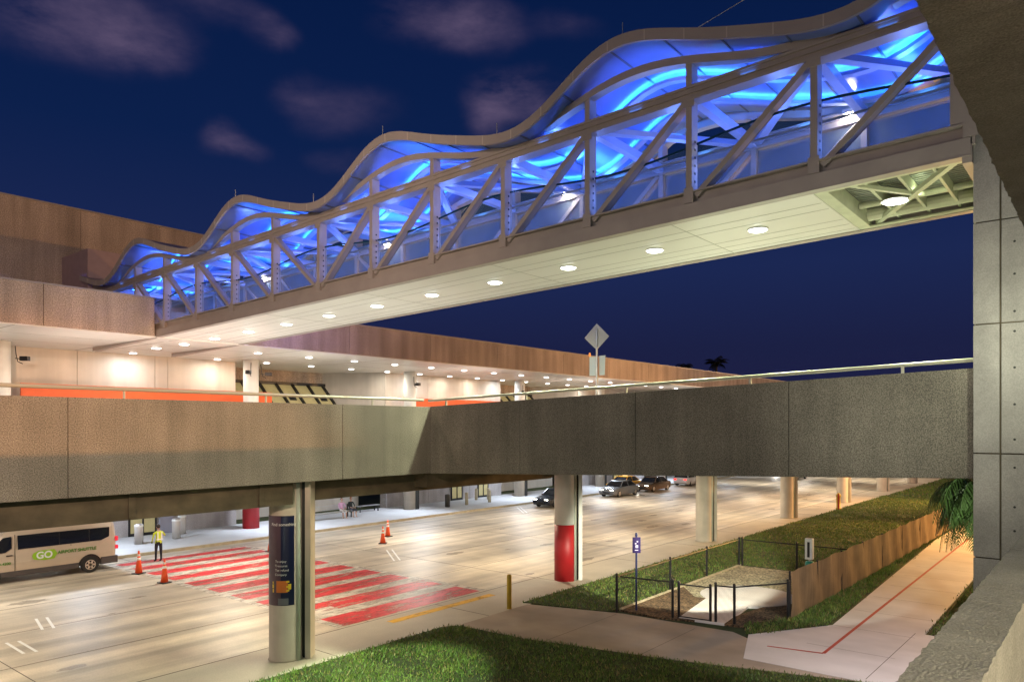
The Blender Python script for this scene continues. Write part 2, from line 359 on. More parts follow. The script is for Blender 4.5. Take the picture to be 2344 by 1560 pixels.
# crossing: red bars with pale bars between, white edges
edges = [19.45, 20.75, 21.5, 22.7, 23.45, 24.65, 25.25, 26.35, 27.1, 28.15, 28.95, 29.9, 30.7, 31.6, 32.4, 33.25, 34.0, 34.8, 35.6, 36.3, 36.75]
xr = MB(); xw = MB()
for i in range(0, len(edges) - 1):
    a, b = edges[i], edges[i + 1]
    (xr if i % 2 == 0 else xw).sheet([(15.35, a), (21.95, a), (21.95, b), (15.35, b)], .008)
for u in (15.05, 21.95): xw.sheet([(u, 19.45), (u + .3, 19.45), (u + .3, 36.75), (u, 36.75)], .008)
xw.sheet([(14.1, 35.0), (15.05, 35.0), (15.05, 36.9), (14.1, 36.9)], .008)
xw.sheet([(15.3, 21.3), (16.7, 21.3), (16.7, 22.0), (15.3, 22.0)], .0095)
struct(xr.build('crossing_red_bars', M['redx'])); struct(xw.build('crossing_white_bars', M['whitex']))
struct(MB().sheet([(16.6, 18.50), (21.8, 18.50), (21.8, 18.86), (16.6, 18.86)], .006).build('yellow_line', M['yellowx']))
tk = MB()
for (a, b) in (((26.09, 29.63), (24.22, 26.95)), ((9.38, 28.26), (9.01, 26.58)), ((7.78, 25.82), (7.73, 24.2)), ((46.18, 37.0), (43.5, 34.2))):
    line([a, b], .085, .006, tk); line([(a[0] + .30, a[1] - .08), (b[0] + .30, b[1] - .08)], .085, .006, tk)
struct(tk.build('double_ticks', M['white']))  # pairs of short white lines on the road

# grass --------------------------------------------------------------
def in_poly(P, x, y):
    c = np.zeros(len(x), bool); n = len(P)
    for i in range(n):
        x0, y0 = P[i]; x1, y1 = P[(i + 1) % n]
        k = ((y0 > y) != (y1 > y)) & (x < (x1 - x0) * (y - y0) / (y1 - y0 + 1e-12) + x0); c ^= k
    return c
gm = bpy.data.materials.new('grass_blades'); gm.use_nodes = True
t = gm.node_tree; b = t.nodes['Principled BSDF']; b.inputs['Roughness'].default_value = .6
g_ = t.nodes.new('ShaderNodeNewGeometry'); n1 = t.nodes.new('ShaderNodeTexNoise'); n1.inputs['Scale'].default_value = 1.1; n1.inputs['Detail'].default_value = 6; n1.inputs['Roughness'].default_value = .7
t.links.new(g_.outputs['Position'], n1.inputs['Vector'])
r_ = t.nodes.new('ShaderNodeValToRGB'); t.links.new(n1.outputs[0], r_.inputs[0])
r_.color_ramp.elements[0].position = .30; r_.color_ramp.elements[0].color = (.055, .10, .016, 1)
r_.color_ramp.elements[1].position = .72; r_.color_ramp.elements[1].color = (.21, .26, .045, 1)
e = r_.color_ramp.elements.new(.52); e.color = (.11, .19, .026, 1)
hs = t.nodes.new('ShaderNodeMath'); hs.operation = 'MULTIPLY_ADD'; t.links.new(g_.outputs['Random Per Island'], hs.inputs[0]); hs.inputs[1].default_value = .9; hs.inputs[2].default_value = .55
sc2 = t.nodes.new('ShaderNodeVectorMath'); sc2.operation = 'SCALE'; t.links.new(r_.outputs[0], sc2.inputs[0]); t.links.new(hs.outputs[0], sc2.inputs['Scale'])
gt = t.nodes.new('ShaderNodeMath'); gt.operation = 'GREATER_THAN'; gt.inputs[1].default_value = .86; t.links.new(g_.outputs['Random Per Island'], gt.inputs[0])
mxg = t.nodes.new('ShaderNodeMix'); mxg.data_type = 'RGBA'; t.links.new(gt.outputs[0], mxg.inputs[0]); t.links.new(sc2.outputs[0], mxg.inputs[6]); mxg.inputs[7].default_value = (.24, .19, .07, 1)
t.links.new(mxg.outputs[2], b.inputs['Base Color'])
def grass(name, P, dens, h, w, label=None, base_z=.0, edge=.09):
    P2 = P; xs = [p[0] for p in P2]; ys = [p[1] for p in P2]
    struct(MB().poly(P, -.02, .022).build('turf_bed', M['earth']))
    A = (max(xs) - min(xs)) * (max(ys) - min(ys)); n = int(A * dens)
    x = rng.uniform(min(xs) - edge, max(xs) + edge, n); y = rng.uniform(min(ys) - edge, max(ys) + edge, n)
    jx = x + rng.normal(0, edge, n); jy = y + rng.normal(0, edge, n)
    pt = np.sin(x * .9 + 2 * np.sin(y * .7)) * np.sin(y * 1.3 + 1.5 * np.sin(x * .5)) + rng.normal(0, .35, n)
    k = in_poly(P2, jx, jy) & (pt > -1.0 + .25 * rng.random(n)); x = x[k]; y = y[k]; n = len(x)
    cl = (.75 + .5 * np.sin(x * 2.1 + 1.3 * np.sin(y * 1.7)) * np.sin(y * 2.6)) * .5 + .55
    hh = h * rng.uniform(.55, 1.3, n) * cl; th = rng.uniform(0, 2 * PI, n); ln = rng.uniform(.1, .9, n) * hh; ld = rng.uniform(0, 2 * PI, n)
    ww = w * rng.uniform(.6, 1.2, n)
    V = np.zeros((n, 3, 3))
    V[:, 0, 0] = x - np.cos(th) * ww; V[:, 0, 1] = y - np.sin(th) * ww
    V[:, 1, 0] = x + np.cos(th) * ww; V[:, 1, 1] = y + np.sin(th) * ww
    V[:, 0, 2] = V[:, 1, 2] = .015
    V[:, 2, 0] = x + np.cos(ld) * ln; V[:, 2, 1] = y + np.sin(ld) * ln; V[:, 2, 2] = .02 + hh
    me = bpy.data.meshes.new(name); me.vertices.add(n * 3); me.loops.add(n * 3); me.polygons.add(n)
    me.vertices.foreach_set('co', V.ravel()); me.loops.foreach_set('vertex_index', np.arange(n * 3, dtype=np.int32))
    me.polygons.foreach_set('loop_start', np.arange(0, n * 3, 3, dtype=np.int32)); me.polygons.foreach_set('loop_total', np.full(n, 3, dtype=np.int32))
    me.materials.append(gm); me.update(calc_edges=True); me.validate()
    o = bpy.data.objects.new(name, me); COL.objects.link(o); o['kind'] = 'stuff'
    if label: tag(o, label, 'grass')
    return o
G1 = [(-6, 16.95), (17.2, 16.9), (17.6, 16.7), (17.72, 16.2), (17.85, 14.0), (18.8, 9.6), (20.3, 4.6), (21.5, .8), (4, .8)]
grass('lawn', G1, 420, .085, .018, 'thick dark lawn in the foreground beside the banner column')
G2a = [(21.5, 16.95), (75, 16.75), (75, 8.6), (33.6, 8.5), (33.6, 13.6), (22.75, 13.62), (22.3, 13.9)]
grass('lawn', G2a, 190, .085, .026, 'long lawn running beyond the black fence towards the far columns')
grass('lawn', [(75, 16.6), (150, 16.2), (150, 8.8), (75, 8.6)], 40, .12, .06, 'far end of the lawn fading under the viaduct')
grass('grass_strip', [(22.6, 8.9), (25.3, 7.35), (35, 7.7), (48, 8.1), (70, 8.1), (70, 8.35), (48, 8.32), (35, 8.3), (25.4, 8.6), (23.6, 9.4)], 420, .12, .02, 'narrow grass strip along the foot of the tan privacy fence')
grass('grass_strip', [(26.15, 4.55), (60, 4.75), (60, 1.5), (28, 1.5), (26.2, 3.2)], 300, .10, .02, 'grass corner on the right of the path beneath the palm')
# dog relief beds
struct(MB().poly([(22.7, 13.55), (27.6, 13.55), (26.2, 12.4), (26.3, 11.5), (23.0, 10.9), (22.65, 12)], -.02, .045).build('mulch_bed', M['mulch']))
struct(MB().poly([(23.2, 10.2), (25.6, 9.9), (27.6, 9.6), (27.6, 8.75), (25.3, 8.6), (23.3, 9.45)], -.02, .045).build('mulch_bed', M['mulch']))
struct(MB().poly([(27.6, 13.55), (33.4, 13.55), (33.6, 8.7), (27.6, 8.75), (27.2, 9.7), (26.0, 11.5), (26.2, 12.4)], -.02, .04).build('gravel_bed', M['gravel']))
disc = [(27.6 + 1.75 * math.cos(a), 10.9 + 1.75 * math.sin(a)) for a in np.linspace(0, 2 * PI, 40, endpoint=False)]
pd = MB().poly(disc, -.02, .062); pd.poly([(23.0, 11.45), (26.6, 12.0), (26.6, 10.3), (23.2, 9.95)], -.02, .058)
struct(pd.build('concrete_pad', M['path']))
struct(MB().box((22.75, 13.5, -.02), (33.5, 13.6, .09)).build('bed_edging', M['kerb']))

# ================================================================== ELEVATED ROADWAY
ew = empty('elevated_roadway', (0, 17, 0), 'elevated concrete roadway with a long brown aggregate side wall, left of the ramp', 'viaduct')
def P(mb, name, m_, parent, loc=None, **k):
    o = mb.build(name, m_, parent, **k)
    if parent is not None: o.matrix_parent_inverse = Matrix.Translation(-Vector(parent.location))
    return o
zt, zbm = 7.09, 4.98
us = [-29.3, -22.2, -15.1, -8.0, -.9, 6.24, 13.34, 17.06]
for a, b_ in zip(us[:-1], us[1:]): P(MB().box((a + .006, 17.0, zbm), (b_ - .006, 17.25, zt)), 'side_wall', M['agg'], ew, bevel=.012)
P(MB().box((-30, 17.05, zbm + .03), (17.0, 17.22, zt - .03)), 'wall_core', M['dark'], ew)
for k_ in range(6): P(MB().box((24.9 + 7.1 * k_ + .006, 17.0, zbm), (24.9 + 7.1 * k_ + 7.094, 17.25, zt)), 'side_wall', M['agg'], ew)
P(MB().box((-60, 17.26, 5.2), (250, 43.9, 5.95)), 'deck', M['conc'], ew)
def gird(*q): P(MB().box(*q), 'girder', M['conc_dark'], ew)
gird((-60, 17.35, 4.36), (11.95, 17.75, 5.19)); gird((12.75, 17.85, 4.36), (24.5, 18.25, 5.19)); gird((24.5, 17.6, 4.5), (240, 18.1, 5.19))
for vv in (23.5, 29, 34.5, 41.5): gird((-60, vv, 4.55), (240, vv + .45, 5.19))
for u in np.arange(-5.6, 12, 3.3): P(MB().box((u, 17.30, 4.40), (u + .16, 17.348, 5.19)), 'girder_stiffener', M['conc_dark'], ew)
for k_ in range(-1, 7):
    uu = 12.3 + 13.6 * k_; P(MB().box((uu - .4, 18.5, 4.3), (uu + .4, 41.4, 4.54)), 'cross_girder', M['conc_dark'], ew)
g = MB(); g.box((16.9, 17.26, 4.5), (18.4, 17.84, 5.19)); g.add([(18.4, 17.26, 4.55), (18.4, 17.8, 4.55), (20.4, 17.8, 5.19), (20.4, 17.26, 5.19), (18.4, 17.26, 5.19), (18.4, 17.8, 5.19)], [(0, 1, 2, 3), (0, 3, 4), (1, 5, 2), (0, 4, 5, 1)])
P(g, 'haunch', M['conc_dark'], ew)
rr = MB(); rr.tube([(-30, 17.12, 7.30), (16.6, 17.12, 7.30)], .045, 10)
for u in np.arange(-28.1, 16, 3.55): rr.box((u, 17.10, 7.09), (u + .04, 17.14, 7.27))
P(rr, 'railing', M['rail'], ew)

# ramp to the garage
zr = lambda v: 7.1 + .034 * (17 - v)
zrb = lambda v: zr(v) - 2.13
rp = empty('access_ramp', (16.8, 10, 0), 'sloping grey concrete ramp wall running from the corner to the garage pillar', 'ramp')
vs_ = [2.14, 5.7, 9.58, 13.36, 17.001]
for a, b_ in zip(vs_[:-1], vs_[1:]): P(MB().slope(16.8, 17.05, a + .006, b_ - .006, zrb, zr), 'ramp_wall', M['agg'], rp, bevel=.012)
P(MB().slope(16.85, 17.0, 2.15, 16.95, lambda v: zrb(v) + .03, lambda v: zr(v) - .03), 'wall_core', M['dark'], rp)
P(MB().slope(17.06, 24.8, 2.14, 17.0, lambda v: zr(v) - 1.75, lambda v: zr(v) - 1.0), 'ramp_deck', M['conc'], rp)
P(MB().slope(24.81, 25.05, 2.14, 16.98, zrb, zr), 'ramp_wall', M['agg'], rp)
for uu in (16.93, 24.93):
    rr = MB(); rr.tube([(uu, 2.14, zr(2.14) + .17), (uu, 17.2, zr(17.2) + .20)], .04, 10)
    for v in (3.4, 6.6, 9.9, 13.2, 16.4): rr.box((uu - .025, v, zr(v) - .005), (uu + .025, v + .05, zr(v) + .15))
    P(rr, 'railing', M['rail'], rp)

# ================================================================== COLUMNS of the viaduct
VIEW = math.atan2(-.7761, .6306)
def column(u, v, label, style, group=None, h=4.985):
    c = empty('viaduct_column', (u, v, 0), label, 'column', group, VIEW)
    cc = (-.12, 0)
    if style == 'redwhite':
        MB().lathe([(.452, 0), (.452, 2.35)], 32, cc).build('red_band', M['red'], c, smooth=True)
        MB().lathe([(.450, 2.351), (.450, h)], 32, cc).build('white_shaft', M['white'], c, smooth=True)
    else:
        MB().lathe([(.48, 0), (.452, .05), (.450, h)], 32, cc).build('shaft', M['column'], c, smooth=True)
    MB().box((.44, -.10, 0), (.60, .38, h)).build('pilaster', M['column'] if style != 'redwhite' else M['white'], c, bevel=.012)
    MB().box((.20, .02, 0), (.438, .30, h)).build('dark_groove', M['dark'], c)
    MB().tube([(.27, -.20, 0), (.27, -.20, h)], .075, 12).build('downpipe', M['pipe'], c, smooth=True)
    return c
c0 = column(12.3, 18.0, 'pale column wrapped in a dark purple banner, nearest on the grass edge', 'banner')
column(25.9, 18.0, 'round column with glossy red foot and white top beside the lawn', 'redwhite')
lab = ['plain tan column directly right of the red and white column', 'plain tan column standing second beyond the red and white one', 'plain tan column just behind the yellow hydrant post',
       'small far plain column, fifth from the banner column', 'tiny farthest plain column near the end of the ramp opening']
for k_, l in enumerate(lab): column(39.5 + 13.6 * k_, 18.0, l, 'plain', 'plain columns along the lawn')
# banner on the first column
def bend(vs, r, a0, z0):    # x -> angle around the column; viewer sees +x to the right
    o = []
    for (x, y, z) in vs:
        a = a0 + x / r; o.append((-.12 + r * math.cos(a), r * math.sin(a), z0 + y))
    return o
aface = -PI / 2 - .12          # towards the viewer
bm_ = MB(); n = 26; a_s = np.linspace(aface - 1.50, aface + .92, n); r = .457
bm_.v = [(-.12 + r * math.cos(a), r * math.sin(a), z) for a in a_s for z in (1.56, 4.02)]
bm_.f = [(2 * i, 2 * i + 2, 2 * i + 3, 2 * i + 1) for i in range(n - 1)]; bm_.m = [0] * (n - 1)
M['ban'] = mat('banner_purple', (.085, .050, .075), .35, var=.15)
M['ban2'] = mat('banner_navy', (.008, .012, .05), .3)
bn = bm_.build('banner', [M['ban']], c0, smooth=True)
b2 = MB(); r = .460; a_s = np.linspace(aface + .12, aface + .92, 10)
b2.v = [(-.12 + r * math.cos(a), r * math.sin(a), z) for a in a_s for z in (1.57, 4.01)]
b2.f = [(2 * i, 2 * i + 2, 2 * i + 3, 2 * i + 1) for i in range(9)]; b2.m = [0] * 9
b2.build('navy_panel', M['ban2'], bn, smooth=True)
tx = MB(); M['txt'] = mat('banner_white_print', (.75, .75, .75), .5)
for s_, sz, z, x in (('Find something', .115, 3.78, .12), ('To enjoy', .085, 2.77, .05), ('Treasures', .085, 2.65, .06), ('Tax refund', .085, 2.53, .08), ('Company', .085, 2.41, .05)):
    vs, fs = text_geo(s_, sz); tx.add(bend(vs, .464, aface + x / .46, z), fs)
tx.build('print', M['txt'], bn)
def curved_rect(x0, x1, z0, z1, rr=.464):
    m_ = MB(); a_s = [aface + x / .46 for x in np.linspace(x0, x1, 6)]
    m_.v = [(-.12 + rr * math.cos(a), rr * math.sin(a), z) for a in a_s for z in (z0, z1)]; m_.f = [(2 * i, 2 * i + 2, 2 * i + 3, 2 * i + 1) for i in range(5)]; m_.m = [0] * 5
    return m_
curved_rect(-.07, .24, 1.92, 2.24).build('orange_mark', mat('banner_orange', (.62, .17, .03), .4), bn)
yk = MB()
for (x0, x1, z0, z1) in ((.20, .28, 1.95, 1.99), (.20, .28, 2.05, 2.10), (.20, .28, 2.19, 2.24), (.25, .33, 2.0, 2.15), (-.20, -.15, 2.04, 2.14), (-.19, -.15, 1.92, 2.02), (-.19, -.16, 2.16, 2.22)):
    q = curved_rect(x0, x1, z0, z1, .467); yk.add(q.v, q.f)
yk.build('yellow_mark', mat('banner_yellow', (.75, .52, .03), .4), bn)
curved_rect(-.02, .26, 1.58, 1.76).build('grey_label', mat('banner_grey', (.16, .16, .19), .4), bn)

# ================================================================== TERMINAL
tm = empty('terminal_building', (30, 44, 0), 'long brown terminal building with a wide lit canopy under the far end of the footbridge', 'building')
for (a, b_) in ((-14.5, -1), (12.0, 26.0), (38.6, 52.5), (65.1, 79.0), (91.6, 105.5), (118, 132)):
    cuts = [a, a + 4.6, a + 8.83, a + 9.6, b_]
    for x0, x1 in zip(cuts[:-1], cuts[1:]):
        P(MB().box((x0 + .015, 44.0, 5.96), (x1 - .015, 44.6, 10.565)), 'upper_wall', M['plaster'], tm)
        P(MB().box((x0 + .015, 43.9, 0), (x1 - .015, 44.6, 5.19)), 'lower_wall', M['lower'] if x0 > 14 else M['plaster'], tm)
# recesses: side cheeks, back wall, sloping glazing
for k_ in range(6):
    a = 26.0 + 26.5 * (k_ - 1); b_ = a + 12.6
    P(MB().box((a, 49.6, 0), (b_, 50, 10.6)), 'recess_wall', M['plaster'], tm)
    P(MB().add([(b_ - 3.4, 49.5, 5.96), (b_, 44.05, 5.96), (b_, 44.05, 10.58), (b_ - 3.4, 49.5, 10.58)], [(0, 1, 2, 3)]), 'angled_wall', M['plaster'], tm)
    gl = MB(); gl.hexa([(a + .1, 45.8, 7.3), (b_ - 2.6, 45.8, 7.3), (b_ - 2.6, 46.0, 7.3), (a + .1, 46.0, 7.3), (a + .1, 48.2, 9.55), (b_ - 2.6, 48.2, 9.55), (b_ - 2.6, 48.4, 9.55), (a + .1, 48.4, 9.55)])
    P(gl, 'sloped_glazing', M['amber_glass'], tm)
    ml_ = MB()
    for i in range(8):
        uu = a + .15 + i * 1.38
        if uu < b_ - 2.6: ml_.beam((uu, 45.72, 7.28), (uu, 48.15, 9.56), .20, .16)
    ml_.beam((a, 48.2, 9.62), (b_ - 2.4, 48.2, 9.62), .2, .22); ml_.beam((a, 45.75, 7.25), (b_ - 2.4, 45.75, 7.25), .2, .12)
    for i in (0, 2, 4, 6):
        uu = a + .55 + i * 1.38; ml_.hexa([(uu, 46.9, 8.34), (uu + .6, 46.9, 8.34), (uu + .6, 46.94, 8.34), (uu, 46.94, 8.34), (uu, 47.25, 8.72), (uu + .6, 47.25, 8.72), (uu + .6, 47.3, 8.72), (uu, 47.3, 8.72)])
    P(ml_, 'mullion', M['black'], tm)
    P(MB().box((a, 48.3, 9.7), (b_ - 2.4, 49.4, 10.58)), 'bulkhead', M['agg_term'], tm)
# canopy
for js in ([-60, -30, -3, 4.9, 11.73, 16.33], [20.9, 27.55, 34.09, 40.8, 49.02, 56, 63, 70, 77, 84, 91, 98, 120, 160]):
    for a, b_ in zip(js[:-1], js[1:]): P(MB().box((a + .012, 34.5, 10.62), (b_ - .012, 34.85, 12.34)), 'canopy_fascia', M['agg_term'], tm, bevel=.01)
P(MB().box((-60, 34.86, 11.2), (160, 44.9, 11.9)), 'canopy_roof', M['conc'], tm)
P(MB().box((-60, 34.46, 12.343), (16.3, 34.9, 12.40)), 'coping', M['fascia'], tm); P(MB().box((20.92, 34.46, 12.343), (160, 34.9, 12.40)), 'coping', M['fascia'], tm)
sf = MB(); sf.box((-60, 34.52, 10.57), (160, 49.6, 10.615)); P(sf, 'canopy_soffit', M['soffit'], tm)
sm = MB()
for u in np.arange(-57.3, 150, 6.8): sm.box((u, 34.6, 10.566), (u + .035, 44, 10.572))
for v in (37.6, 40.7): sm.box((-60, v, 10.5655), (160, v + .03, 10.5715))
sm.add([(16.4, 34.6, 10.564), (16.5, 34.6, 10.564), (16.5, 43.9, 10.564), (16.4, 43.9, 10.564)], [(0, 1, 2, 3)])
P(sm, 'soffit_seam', M['seam'], tm)
# tall block at the left with the bridge porch
for a, b_ in ((-60, -20), (-20, 5), (5, 17.16), (17.16, 21.6), (21.6, 24.6)): P(MB().box((a + .01, 45.0, 10.65), (b_ - .01, 60, 18.5)), 'upper_block', M['agg_term'], tm)
P(MB().box((-60, 44.95, 18.502), (24.65, 60.05, 18.58)), 'roof_coping', M['fascia'], tm)
pm = mat('porch_panel', (.36, .26, .27), .7, var=.06)
P(MB().box((16.2, 41.6, 11.92), (18.55, 44.98, 15.7)), 'entrance_porch', pm, tm); P(MB().box((18.57, 41.6, 11.92), (22.2, 44.98, 15.7)), 'entrance_porch', pm, tm)
P(MB().box((16.5, 41.5, 12.0), (17.9, 41.59, 13.5)).box((16.9, 41.48, 13.9), (19.2, 41.59, 14.15)), 'porch_opening', M['dark'], tm)
# orange band on the parapet of the upper pavement
for (a, b_) in ((13.6, 28.0), (40.0, 56.0), (66.5, 70.6), (71.4, 76)): P(MB().box((a, 43.0, 7.2), (b_, 43.12, 8.64)), 'orange_band', M['orange'], tm)
# lower level front: doors, recess walls
def door(u0, u1, z1):
    d_ = P(MB().box((u0, 43.84, .13), (u1, 43.885, z1)), 'lit_door', M['amber_glass'], tm)
    f_ = MB()
    for u in (u0 - .1, (u0 + u1) / 2 - .04, u1): f_.box((u, 43.80, .13), (u + .09, 43.895, z1 + .1))
    f_.box((u0, 43.81, .13), (u1, 43.89, .30)); f_.box((u0, 43.81, 2.2), (u1, 43.89, 2.28))
    f_.build('door_frame', M['black'], d_)
for q in ((19.35, 20.75, 3.2), (45.9, 47.1, 3.3), (49.3, 50.5, 3.3), (72, 74, 3.2)): door(*q)
P(MB().box((21.0, 43.75, 0), (21.8, 43.895, 5.1)), 'door_pier', mat('grey_panel', (.32, .31, .36), .6), tm)
P(MB().box((26, 47.2, 0), (38.6, 47.5, 5.15)), 'recess_lower_wall', M['plaster'], tm); P(MB().box((52.5, 47.2, 0), (65, 47.5, 5.15)), 'recess_lower_wall', M['plaster'], tm)
P(MB().box((79, 47.2, 0), (91.6, 47.5, 5.15)), 'recess_lower_wall', M['plaster'], tm)
# canopy columns (one object from the lower pavement to the canopy)
def canopy_column(u, label, low='steel'):
    c = empty('canopy_column', (u, 41.9, 0), label, 'column', 'columns carrying the terminal canopy')
    MB().lathe([(.46, 5.96), (.46, 10.56)], 28).build('upper_shaft', M['white'], c, smooth=True)
    lm = M['red'] if low == 'red' else M['column']
    MB().lathe([(.50, .13), (.50, 4.3)], 28).build('lower_shaft', lm, c, smooth=True)
    if low != 'red': MB().box((.1, -.56, .13), (.42, -.40, 4.3)).build('dark_groove', M['dark'], c)
    return c
labs = ['white canopy column at the left edge above the orange band', 'white canopy column above a bright red foot', 'white canopy column behind the middle of the railing corner', 'white canopy column near the sloped windows left of the diamond sign']
for i, l in enumerate(labs): canopy_column(12.35 + 13.45 * i, l, 'red' if i == 1 else 'plain')
for i in range(4, 9): canopy_column(12.35 + 13.45 * i, 'white canopy column, %s beyond the diamond sign' % ORD[i - 4])
# security cameras on canopy columns
def sec_cam(u, v, z, label, rz):
    c = empty('security_camera', (u, v, z), label, 'security camera', 'security cameras on the canopy columns', rz)
    MB().beam((0, 0, 0), (0, -.32, -.02), .04, .04).build('arm', M['black'], c)
    MB().box((-.12, -.66, -.12), (.12, -.26, .10)).build('housing', M['black'], c, bevel=.02)
    MB().tube([(0, 0, .6), (0, -.04, .2), (0, -.12, -.15), (.1, -.3, -.25)], .022, 6).build('cable', M['black'], c)
sec_cam(12.9, 41.55, 9.75, 'small dark camera right of the leftmost canopy column', .7)
sec_cam(25.5, 41.4, 9.75, 'small dark camera on the left of the column above the red foot', -.9)
sec_cam(26.2, 41.45, 9.7, 'small dark camera on the right of the column above the red foot', .9)
sec_cam(39.2, 41.45, 9.6, 'small dark camera on the column behind the railing corner', 0)
sec_cam(52.5, 41.4, 9.5, 'small dark camera left on the column near the diamond sign', -.9)
sec_cam(53.1, 41.4, 9.5, 'small dark camera right on the column near the diamond sign', .9)

# canopy downlights
def lamp_disc(name, r, m_, parent):
    MB().lathe([(r * 1.14, -.02), (r * 1.14, .0)], 28).build('trim_ring', M['white'], parent)
    return MB().lathe([(r * .3, -.062), (r * .7, -.052), (r * .92, -.036), (r, -.0205)], 28).build('lamp_face', m_, parent, smooth=True)
def downlight(u, v, z, label, group, r, e, col, power, m_=None):
    c = empty('downlight', (u, v, z), label, 'ceiling light', group)
    lamp_disc('d', r, m_, c)
    light('downlight_glow', 'AREA', (u, v, z - .07), power, col, (u, v, z - 3), r * 1.6)
    return c
em_c = emis('canopy_lamp_face', (1, .97, .92), 9)
k_ = 0
for i, u in enumerate(np.arange(23.5, 23.5 + 3.4 * 16, 3.4)):
    downlight(u, 37.45, 10.562, 'round ceiling light in the front canopy row, %s from the bridge' % ORD[i], 'front row of canopy lights', .21, 9, (1, .92, .80), 60 if i < 10 else 50, em_c)
for i, u in enumerate([19.06, 24.1, 27.5, 30.96, 34.4, 37.8, 41.2, 44.6, 48.0, 51.4, 54.8, 58.2, 61.6, 65.0]):
    downlight(u, 42.85, 10.562, 'round ceiling light in the rear canopy row, %s from the left' % ORD[i], 'rear row of canopy lights', .20, 9, (1, .90, .76) if i % 3 else (.85, .95, 1), 80, em_c)
# area lights added as the glow the upper deck throws back on the canopy
for u in (2, 14, 26, 40, 56, 72): light('deck_bounce', 'AREA', (u, 36.5, 6.4), 170, (1, .91, .82), (u, 38.5, 10.5), 2.0, 6)

# ================================================================== FOOTBRIDGE
fb = empty('footbridge', (18.6, 20, 0), 'covered steel footbridge with wavy roof glowing blue inside, crossing high over the ramp', 'footbridge')
zb = lambda v: 10.6 + .0315 * (34.5 - v)
UN, UF = 16.4, 20.8
VK = [5.04 + 2.88 * k for k in range(-1, 13)]
V0, V1 = 2.16, 41.5
wv = 2 * PI / 8.64
def fas(v): return 15.70 - .0348 * v + .590 * math.cos(wv * v) + .2456 * math.sin(wv * v) - .052 * math.cos(2 * wv * v) + .0886 * math.sin(2 * wv * v)
def arch(v): return 14.83 - .036 * (v - 5.1) + .76 * (1 - math.cos(wv * (v - 5.1))) / 2
